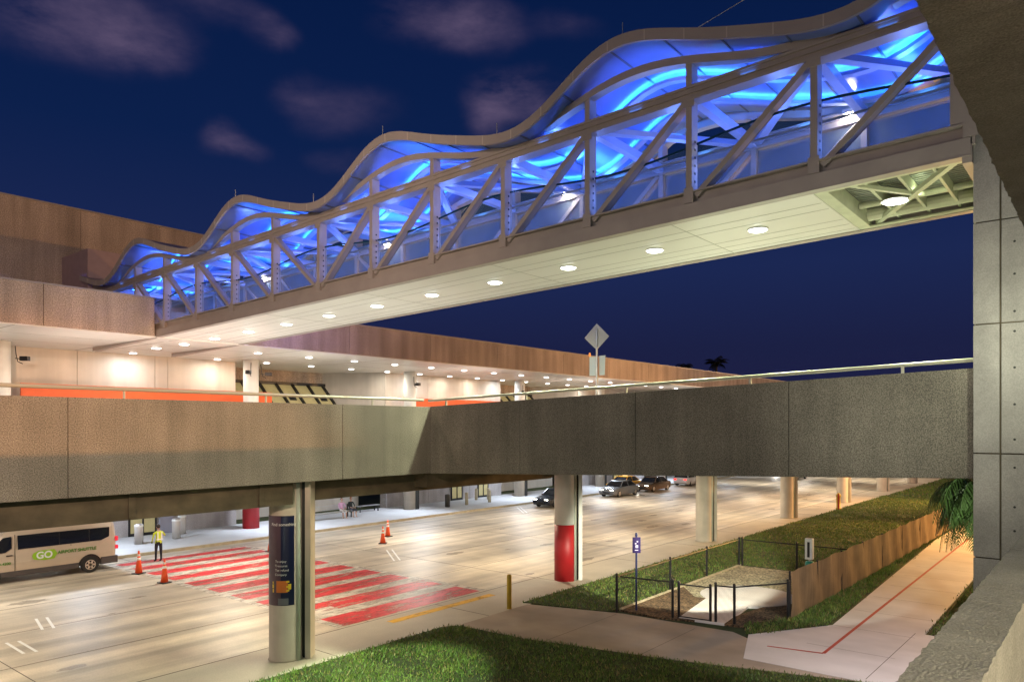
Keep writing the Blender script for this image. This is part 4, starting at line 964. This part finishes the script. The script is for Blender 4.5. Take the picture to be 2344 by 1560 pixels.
def head(parent, c, yaw, hair):
    """c centre, yaw direction the face looks at"""
    fx, fy = math.cos(yaw), math.sin(yaw)
    def ell(cx, cy, cz, rx, ry, rz, n=14):
        m_ = MB(); rows = 9
        prof = [(math.sin(PI * i / rows), -math.cos(PI * i / rows)) for i in range(rows + 1)]
        for (a, b_) in prof:
            for k in range(n):
                t_ = 2 * PI * k / n; lx, ly = rx * a * math.cos(t_), ry * a * math.sin(t_)
                m_.v.append((cx + lx * fx - ly * fy, cy + lx * fy + ly * fx, cz + b_ * rz))
        for i in range(rows):
            for k in range(n):
                a = i * n + k; b2 = i * n + (k + 1) % n; m_.f.append((a, b2, b2 + n, a + n)); m_.m.append(0)
        return m_
    h = ell(c[0], c[1], c[2], .098, .078, .118)
    L_ = lambda x, y: (c[0] + x * fx - y * fy, c[1] + x * fy + y * fx)
    nx, ny = L_(.10, 0); q = ell(nx, ny, c[2] - .01, .02, .014, .022, 8); h.add(q.v, q.f)
    for s in (-1, 1):
        ex, ey = L_(0, .08 * s); q = ell(ex, ey, c[2] - .005, .018, .01, .03, 8); h.add(q.v, q.f)
    for s in (-1, 1):
        ex, ey = L_(.088, .03 * s); q = ell(ex, ey, c[2] + .005, .013, .013, .009, 8); h.add(q.v, q.f, 1)
    mx_, my_ = L_(.09, 0); q = ell(mx_, my_, c[2] - .055, .01, .024, .006, 8); h.add(q.v, q.f, 1)
    h.build('head', [SK, HAIR], parent, smooth=True)
    hx, hy_ = L_(-.018, 0); ell(hx, hy_, c[2] + .028, .10, .086, .108).build('hair', hair, parent, smooth=True)
def arm(pts, edges, root, sh, el, wr, d, r=.048):
    i0 = len(pts); pts += [(*sh, r), (*el, r * .78), (*wr, r * .52)]; edges += [(root, i0), (i0, i0 + 1), (i0 + 1, i0 + 2)]
    d = Vector(d).normalized(); w_ = Vector(wr); side = d.cross(Vector((0, 0, 1))); side = side.normalized() if side.length > .1 else Vector((1, 0, 0))
    pm_ = w_ + d * .06; ip = len(pts); pts.append((*pm_, .033)); edges.append((i0 + 2, ip))
    for k, L_ in zip((-1.5, -.5, .5, 1.5), (.06, .072, .068, .052)):
        a = pm_ + d * .035 + side * k * .019; e_ = a + d * L_ + Vector((0, 0, -.012))
        n_ = len(pts); pts += [(*a, .010), (*e_, .008)]; edges += [(ip, n_), (n_, n_ + 1)]
    a = w_ + d * .03 + side * -.035; n_ = len(pts); pts += [(*a, .011), (*(a + d * .04 - side * .015), .009)]; edges += [(i0 + 2, n_), (n_, n_ + 1)]
# standing marshal, back to the camera
pr = empty('person', (17.0, 35.55, 0), 'person standing with back turned, in a yellow hi vis vest and dark trousers', 'person', rz=0)
pts = [(0, 0, .95, .125, .8), (0, 0, 1.15, .12, .8), (0, 0, 1.36, .15, .72), (0, 0, 1.47, .065), (0, 0, 1.56, .05)]
edges = [(0, 1), (1, 2), (2, 3), (3, 4)]
for s, fw in ((-1, .05), (1, -.03)):
    n_ = len(pts); pts += [(.10 * s, 0, .86, .095), (.11 * s, fw * .5, .48, .062), (.11 * s, fw, .09, .045), (.12 * s, fw + .16, .04, .038)]
    edges += [(0, n_), (n_, n_ + 1), (n_ + 1, n_ + 2), (n_ + 2, n_ + 3)]
arm(pts, edges, 2, (-.20, 0, 1.40), (-.27, .02, 1.13), (-.22, .18, .98), (.2, .6, -.5))
arm(pts, edges, 2, (.20, 0, 1.40), (.36, .10, 1.22), (.42, .30, 1.20), (.2, 1, .1))
vest = mat('hi_vis_yellow', (.62, .72, .03), .6); trouser = mat('dark_trousers', (.012, .012, .022), .8)
skin('body', pts, edges, lambda c: 2 if (abs(c.x) > .29 and c.z < 1.3 and c.y > .1) else (0 if c.z > .93 and c.z < 1.47 else (1 if c.z < .95 else 2)), [vest, trouser, SK], pr)
head(pr, (0, .02, 1.66), 1.5, HAIR)
vb_ = MB()
for s in (-1, 1): vb_.box((.09 * s - .025, -.128, 1.02), (.09 * s + .025, -.118, 1.42))
vb_.box((-.16, -.13, 1.06), (.16, -.12, 1.11)); vb_.build('reflective_stripe', M['refl'], pr)
def sitter(u, v, top, bottom, hair, label, yaw):
    p = empty('person', (u, v, .13), label, 'person', rz=yaw)
    pts = [(0, 0, .55, .13, .9), (0, .02, .78, .125, .8), (0, 0, .98, .145, .7), (0, -.01, 1.09, .06), (0, -.02, 1.17, .048)]
    edges = [(0, 1), (1, 2), (2, 3), (3, 4)]
    for s in (-1, 1):
        n_ = len(pts); pts += [(.09 * s, -.08, .54, .088), (.12 * s, -.46, .52, .062), (.12 * s, -.50, .09, .042), (.13 * s, -.64, .04, .036)]
        edges += [(0, n_), (n_, n_ + 1), (n_ + 1, n_ + 2), (n_ + 2, n_ + 3)]
        arm(pts, edges, 2, (.19 * s, 0, 1.02), (.25 * s, -.10, .78), (.12 * s, -.32, .66), (-.2 * s, -1, -.1), .044)
    skin('body', pts, edges, lambda c: 2 if (c.z < .44 or c.y < -.24 and c.z > .6) else (0 if c.z > .62 and c.z < 1.08 else (1 if c.z <= .62 else 2)), [top, bottom, SK], p)
    head(p, (0, -.04, 1.27), -PI / 2, hair)
sitter(32.5, 41.55, mat('pink_shirt', (.62, .36, .50), .8), mat('pale_shorts', (.62, .56, .50), .8), mat('brown_hair', (.12, .05, .03), .7), 'seated person in a pink top and pale shorts, left of the two', -.2)
sitter(33.3, 41.55, mat('black_shirt', (.015, .02, .02), .8), mat('grey_trousers', (.06, .06, .08), .8), mat('auburn_hair', (.20, .06, .02), .7), 'seated person in dark clothes, right of the two on the bench', -.1)

# ================================================================== VEHICLES
TYRE = mat('tyre_rubber', (.012, .012, .013), .85); RIM = mat('alloy_rim', (.55, .48, .42), .35, metal=.4)
GLS = mat('vehicle_glass', (.012, .014, .02), .06, spec=.9)
def loft(stations):
    """stations: (x, half width bottom, hw belt, hw top, z bottom, z belt, z top)"""
    m_ = MB(); R_ = []
    for (x, wb, wm, wt, z0, z1, z2) in stations:
        half = [(wb, z0), (wb + .03, z0 + .12), (wm, z0 + (z1 - z0) * .5), (wm, z1), (wt + (wm - wt) * .35, z1 + (z2 - z1) * .7), (wt * .93, z2 - .02), (wt * .6, z2 + .005)]
        ring = [(x, w_, z) for w_, z in half] + [(x, -w_, z) for w_, z in half[::-1]]
        R_.append(ring)
    n = len(R_[0]); m_.v = [p for r_ in R_ for p in r_]
    for i in range(len(R_) - 1):
        for k in range(n): a = i * n + k; b_ = i * n + (k + 1) % n; m_.f.append((a, a + n, b_ + n, b_)); m_.m.append(0)
    m_.f.append(tuple(range(n))); m_.m.append(0); m_.f.append(tuple((len(R_) - 1) * n + k for k in range(n))[::-1]); m_.m.append(0)
    return m_
def wheel(parent, x, y, r, w_):
    o = MB(); s = 1 if y > 0 else -1
    prof = [(r * .62, -w_ / 2), (r * .93, -w_ / 2), (r, -w_ / 2 + .03), (r, w_ / 2 - .03), (r * .93, w_ / 2), (r * .62, w_ / 2)]
    n = 26
    for (rr_, yy) in prof:
        for k in range(n): t_ = 2 * PI * k / n; o.v.append((x + rr_ * math.cos(t_), y + yy, r + rr_ * math.sin(t_)))
    for i in range(5):
        for k in range(n): a = i * n + k; b_ = i * n + (k + 1) % n; o.f.append((a, b_, b_ + n, a + n)); o.m.append(0)
    o.f.append(tuple(range(n))); o.f.append(tuple(5 * n + k for k in range(n))); o.m += [0, 0]
    wl_ = o.build('wheel', TYRE, parent)
    q = MB(); yy = y + s * (w_ / 2 + .004); c = (x, yy, r)
    for k in range(6):
        t_ = 2 * PI * k / 6; q.beam((x, yy, r), (x + r * .56 * math.cos(t_), yy, r + r * .56 * math.sin(t_)), .05 if True else 0, .02, up=(0, 1, 0)) if False else q.add(
            [(x + a * math.cos(t_) - b_ * math.sin(t_), yy, r + a * math.sin(t_) + b_ * math.cos(t_)) for a, b_ in ((.0, -.05), (r * .58, -.035), (r * .58, .035), (.0, .05))], [(0, 1, 2, 3)])
    for k in range(n):
        t0, t1 = 2 * PI * k / n, 2 * PI * (k + 1) / n
        q.add([(x + rr_ * math.cos(t_), yy, r + rr_ * math.sin(t_)) for rr_, t_ in ((r * .54, t0), (r * .63, t0), (r * .63, t1), (r * .54, t1))], [(0, 1, 2, 3)])
    q.build('rim', RIM, wl_)
def quadp(mb, pts, d=(0, 0, 0), mi=0): mb.add([tuple(Vector(p) + Vector(d)) for p in pts], [tuple(range(len(pts)))], mi)
# shuttle van : local x forward = front at -u.  Build with rear at x=+2.95, front -2.95
vn = empty('shuttle_van', (12.05, 36.3, 0), 'beige shuttle van with green lettering parked at the far kerb', 'van')
VB = mat('van_paint', (.50, .40, .31), .28, var=.03)
st = [(-2.98, .80, .86, .60, .45, .78, .95), (-2.85, .88, .94, .75, .38, .95, 1.12), (-2.2, .93, .99, .80, .34, 1.12, 1.32), (-1.95, .93, 1.0, .80, .34, 1.18, 1.55), (-1.45, .93, 1.0, .82, .34, 1.25, 2.08), (-1.1, .93, 1.0, .84, .34, 1.3, 2.20),
      (0, .93, 1.01, .86, .34, 1.3, 2.26), (2.0, .93, 1.01, .86, .34, 1.3, 2.26), (2.75, .92, 1.0, .84, .36, 1.3, 2.22), (2.90, .90, .97, .78, .42, 1.3, 2.10)]
vbod = loft(st).build('body', VB, vn, smooth=False, bevel=.03)
md = vbod.modifiers.new('s', 'SUBSURF') if False else None
s_ = -1.0   # side towards the camera
wg = MB()
quadp(wg, [(-1.0, -1.018, 1.38), (2.25, -1.018, 1.38), (2.60, -1.0, 1.52), (2.62, -.965, 1.93), (-1.0, -.965, 1.95)])
wg.build('side_window', GLS, vn)
wg = MB(); quadp(wg, [(-2.12, -1.012, 1.26), (-1.45, -1.02, 1.30), (-1.22, -1.0, 1.45), (-1.22, -.965, 1.93), (-1.52, -.955, 1.90), (-2.0, -.99, 1.42)]); wg.build('cab_window', GLS, vn)
dvd = MB()
for x in (.55, 1.75): quadp(dvd, [(x, -1.022, 1.38), (x + .03, -1.022, 1.38), (x + .03, -.97, 1.94), (x, -.97, 1.94)])
dvd.build('window_divider', M['black'], vn)
sk = MB(); sk.box((-2.6, -1.0, .28), (1.35, -.90, .50)); sk.box((2.25, -1.0, .30), (2.98, .98, .62)); sk.build('skirt', mat('grey_cladding', (.06, .05, .05), .7), vn, bevel=.02)
ar = MB()
for k in range(14):
    t0, t1 = PI * k / 14, PI * (k + 1) / 14
    ar.hexa([(1.80 + r_ * math.cos(t_), yy, .36 + r_ * math.sin(t_)) for yy in (-1.03, -.9) for r_, t_ in ((.36, t0), (.46, t0), (.46, t1), (.36, t1))])
ar.build('wheel_arch', M['black'], vn)
dk = MB(); n = 20; dk.v = [(1.80 + .37 * math.cos(2 * PI * k / n), -1.020, .38 + .37 * math.sin(2 * PI * k / n)) for k in range(n)]; dk.f = [tuple(range(n))]; dk.m = [0]; dk.build('arch_shadow_liner', TYRE, vn)
wheel(vn, 1.80, -.92, .35, .22); wheel(vn, -1.95, -.92, .35, .22); wheel(vn, 1.80, .92, .35, .22); wheel(vn, -1.95, .92, .35, .22)
for z0, z1 in ((1.28, 1.48), (.92, 1.08)): MB().box((2.86, -1.01, z0), (2.99, -.82, z1)).build('tail_light', emis('tail_red', (1, .02, .05), .5), vn, bevel=.01)
MB().box((-3.0, -.85, .72), (-2.86, -.55, .92)).build('headlight', M['white'], vn)
ln = MB(); ln.box((-1.12, -1.024, .5), (-1.10, -1.012, 2.0)); ln.box((1.0, -1.026, 1.29), (1.02, -1.016, 1.36)); ln.box((-1.42, -1.05, 1.14), (-1.2, -1.012, 1.18)); ln.build('door_line', M['dark_brown'], vn)
MB().box((-2.35, -1.22, 1.25), (-2.15, -1.02, 1.55)).build('mirror', M['black'], vn, bevel=.02)
GR = mat('green_logo', (.28, .50, .02), .5); GD = mat('green_letters', (.06, .20, .02), .5)
lg = MB(); cx, cz = -.02, 1.02
lg.add([(cx + x, -1.026, cz + z) for x, z in ((-.40, -.14), (.0, -.21), (.38, -.19), (.50, .02), (.38, .21), (-.22, .21), (-.42, .12), (-.46, 0))], [tuple(range(8))])
lo = lg.build('logo', GR, vn)
vs, fs = text_geo('GO', .40, 0, .012); MB().add([(cx + x, -1.031, cz + y) for x, y, z in vs], fs).build('logo_letters', M['txt'], lo)
vs, fs = text_geo('AIRPORT SHUTTLE', .185, 0, .006); MB().add([(1.27 + x * 1.0, -1.028, 1.06 + y) for x, y, z in vs], fs).build('lettering', GD, vn)
vs, fs = text_geo('GO-4200', .15, 0, .004); MB().add([(-1.55 + x, -1.026, .84 + y) for x, y, z in vs], fs).build('lettering', GD, vn)
rkm = MB(); rkm.box((-.9, -.5, 2.27), (1.0, .5, 2.34)); rkm.build('roof_rack', M['white'], vn, bevel=.01)

def car(loc, rz, paint, label, kind='sedan', lights=True, tail=False, taxi=False):
    c = empty('car', loc, label, 'car', 'cars on the lower road', rz)
    hgt = 1.42 if kind == 'sedan' else 1.75
    st = [(-2.3, .70, .76, .60, .35, .52, .62), (-2.15, .80, .86, .70, .22, .66, .76), (-1.2, .86, .91, .78, .20, .80, .90), (0, .87, .92, .80, .20, .88, .96), (1.3, .87, .92, .80, .20, .90, .98), (2.15, .80, .86, .72, .25, .86, .94), (2.32, .72, .78, .62, .40, .78, .84)]
    loft(st).build('body', paint, c, bevel=.03)
    x0, x1, x2, x3 = (-1.15, -.45, .95, 1.75) if kind == 'sedan' else (-1.25, -.6, 1.75, 2.15)
    cab = MB(); cab.hexa([(x0, -.80, .9), (x3, -.80, .92), (x3, .80, .92), (x0, .80, .9), (x1, -.62, hgt - .06), (x2, -.62, hgt - .06), (x2, .62, hgt - .06), (x1, .62, hgt - .06)]); cab.build('windows', GLS, c, bevel=.03)
    MB().hexa([(x1 - .1, -.63, hgt - .08), (x2 + .1, -.63, hgt - .08), (x2 + .1, .63, hgt - .08), (x1 - .1, .63, hgt - .08), (x1 + .1, -.52, hgt), (x2 - .1, -.52, hgt), (x2 - .1, .52, hgt), (x1 + .1, .52, hgt)]).build('roof', paint, c, bevel=.03)
    pl_ = MB()
    for s in (-1, 1):
        pl_.beam((x0 + .05, .79 * s, .92), (x1, .63 * s, hgt - .05), .06, .05); pl_.beam((x3 - .05, .79 * s, .92), (x2, .63 * s, hgt - .05), .08, .05); pl_.beam(((x0 + x3) / 2, .80 * s, .92), ((x1 + x2) / 2, .63 * s, hgt - .05), .05, .04)
    pl_.build('pillars', paint, c)
    for x in (-1.42, 1.42):
        for y in (-.80, .80): wheel(c, x, y, .32, .2)
    he = emis('headlight_glow', (1, .93, .78), 14 if lights else .3)
    for s in (-1, 1):
        MB().box((-2.28, .52 * s - .16, .55), (-2.16, .52 * s + .16, .68)).build('headlight', he, c, bevel=.01)
        MB().box((2.22, .58 * s - .14, .66), (2.33, .58 * s + .14, .80)).build('tail_light', emis('tail_glow', (1, .03, .02), 3 if tail else .3), c, bevel=.01)
    MB().box((-2.31, -.36, .36), (-2.2, .36, .50)).build('grille', M['black'], c)
    if taxi: MB().box((.0, -.22, hgt), (.25, .22, hgt + .14)).build('roof_light', emis('taxi_box', (1, .7, .3), 1.5), c, bevel=.02)
    if lights:
        light('headlamp_beam', 'SPOT', tuple(Vector(loc) + Vector((-2.5 * math.cos(rz), -2.5 * math.sin(rz), .6))), 260, (1, .90, .75), tuple(Vector(loc) + Vector((-12 * math.cos(rz), -12 * math.sin(rz), .0))), .1, spot=60)
pd_ = lambda n, c, r=.25: mat(n, c, r, metal=.2)
car((49.3, 35.3, 0), .0, pd_('dark_blue_paint', (.02, .025, .04)), 'dark car nearest behind the red and white column, headlights towards us')
car((60.0, 35.9, 0), 0, pd_('grey_paint', (.16, .16, .17)), 'grey car just right of the red and white column')
car((66.6, 36.0, 0), 0, pd_('bronze_paint', (.12, .07, .04)), 'dark bronze car queued second right of the white column', lights=True)
car((75.5, 36.3, 0), PI, pd_('white_paint_car', (.60, .55, .55)), 'white sport utility car with red tail lights left of the first plain column', 'suv', lights=False, tail=True)
car((92.0, 30.5, 0), 0, pd_('silver_paint', (.45, .45, .45)), 'silver car with glaring headlights between the plain columns')
car((104.0, 36.2, 0), 0, pd_('black_paint', (.03, .03, .035)), 'black car far down the road between the plain columns')
car((65.5, 39.6 - 1.0, 0), 0, pd_('yellow_paint', (.70, .33, .03)), 'orange yellow taxi behind the grey and bronze cars', taxi=True, lights=False)

# ================================================================== PALMS
def palm(name, loc, h, R_, nf, leaf, label, seed, lean=(0, 0), droop=1.0, tw=.16, group=None):
    r = np.random.default_rng(seed); c = empty(name, loc, label, 'palm tree', group)
    tp = [(lean[0] * q * q, lean[1] * q * q, h * q) for q in np.linspace(0, 1, 9)]
    MB().tube(tp, [tw * (1.25 - .5 * q) for q in np.linspace(0, 1, 9)], 12).build('trunk', M['bark'], c, smooth=True)
    top = Vector(tp[-1]); m_ = MB()
    for k in range(nf):
        a = 2 * PI * k / nf * 2.618 + r.uniform(-.2, .2); el = r.uniform(-.25, 1.15); L_ = R_ * r.uniform(.8, 1.1)
        d = Vector((math.cos(a), math.sin(a), 0)); ps_ = []; p = top.copy(); dirv = (d * math.cos(el) + Vector((0, 0, math.sin(el)))).normalized()
        for q in range(12):
            ps_.append(p.copy()); p = p + dirv * L_ / 12; dirv = (dirv + Vector((0, 0, -.16 * droop * (1 + q * .10)))).normalized()
        m_.tube(ps_, [.016 * (1 - q / 13) + .004 for q in range(12)], 4)
        side = d.cross(Vector((0, 0, 1)))
        for q in range(1, 12):
            for sub in (0, .5):
                base = ps_[q - 1].lerp(ps_[q], sub); tang = (ps_[q] - ps_[q - 1]).normalized(); ll = R_ * .30 * math.sin(PI * min(1, (q + sub + 1.5) / 13.5)) + .05
                for s in (-1, 1):
                    w_ = (side * s + tang * .55 + Vector((0, 0, -.75 * droop * r.uniform(.5, 1.2)))).normalized()
                    e_ = base + w_ * ll; mid = base + w_ * ll * .5 + Vector((0, 0, .04 * ll)); wd = tang * R_ * .009
                    m_.add([tuple(base - wd), tuple(base + wd), tuple(mid + wd * 1.1), tuple(e_ - Vector((0, 0, .12 * ll))), tuple(mid - wd * 1.1)], [(0, 1, 2, 3, 4)])
    m_.build('crown', leaf, c)
palm('palm_tree', (29.0, 3.4, 0), 4.1, 2.7, 60, M['frond'], 'low palm with drooping green fronds beside the garage pillar', 5, droop=1.5)
palm('palm_tree', (142, 62.5, 0), 18.9, 3.2, 26, M['frond_far'], 'distant dark palm silhouette above the terminal roof, right one', 8, droop=.7, tw=.25, group='far palms')
palm('palm_tree', (136, 66.5, 0), 17.9, 3.0, 24, M['frond_far'], 'distant dark palm silhouette above the terminal roof, left one', 9, droop=1.3, tw=.25, group='far palms')
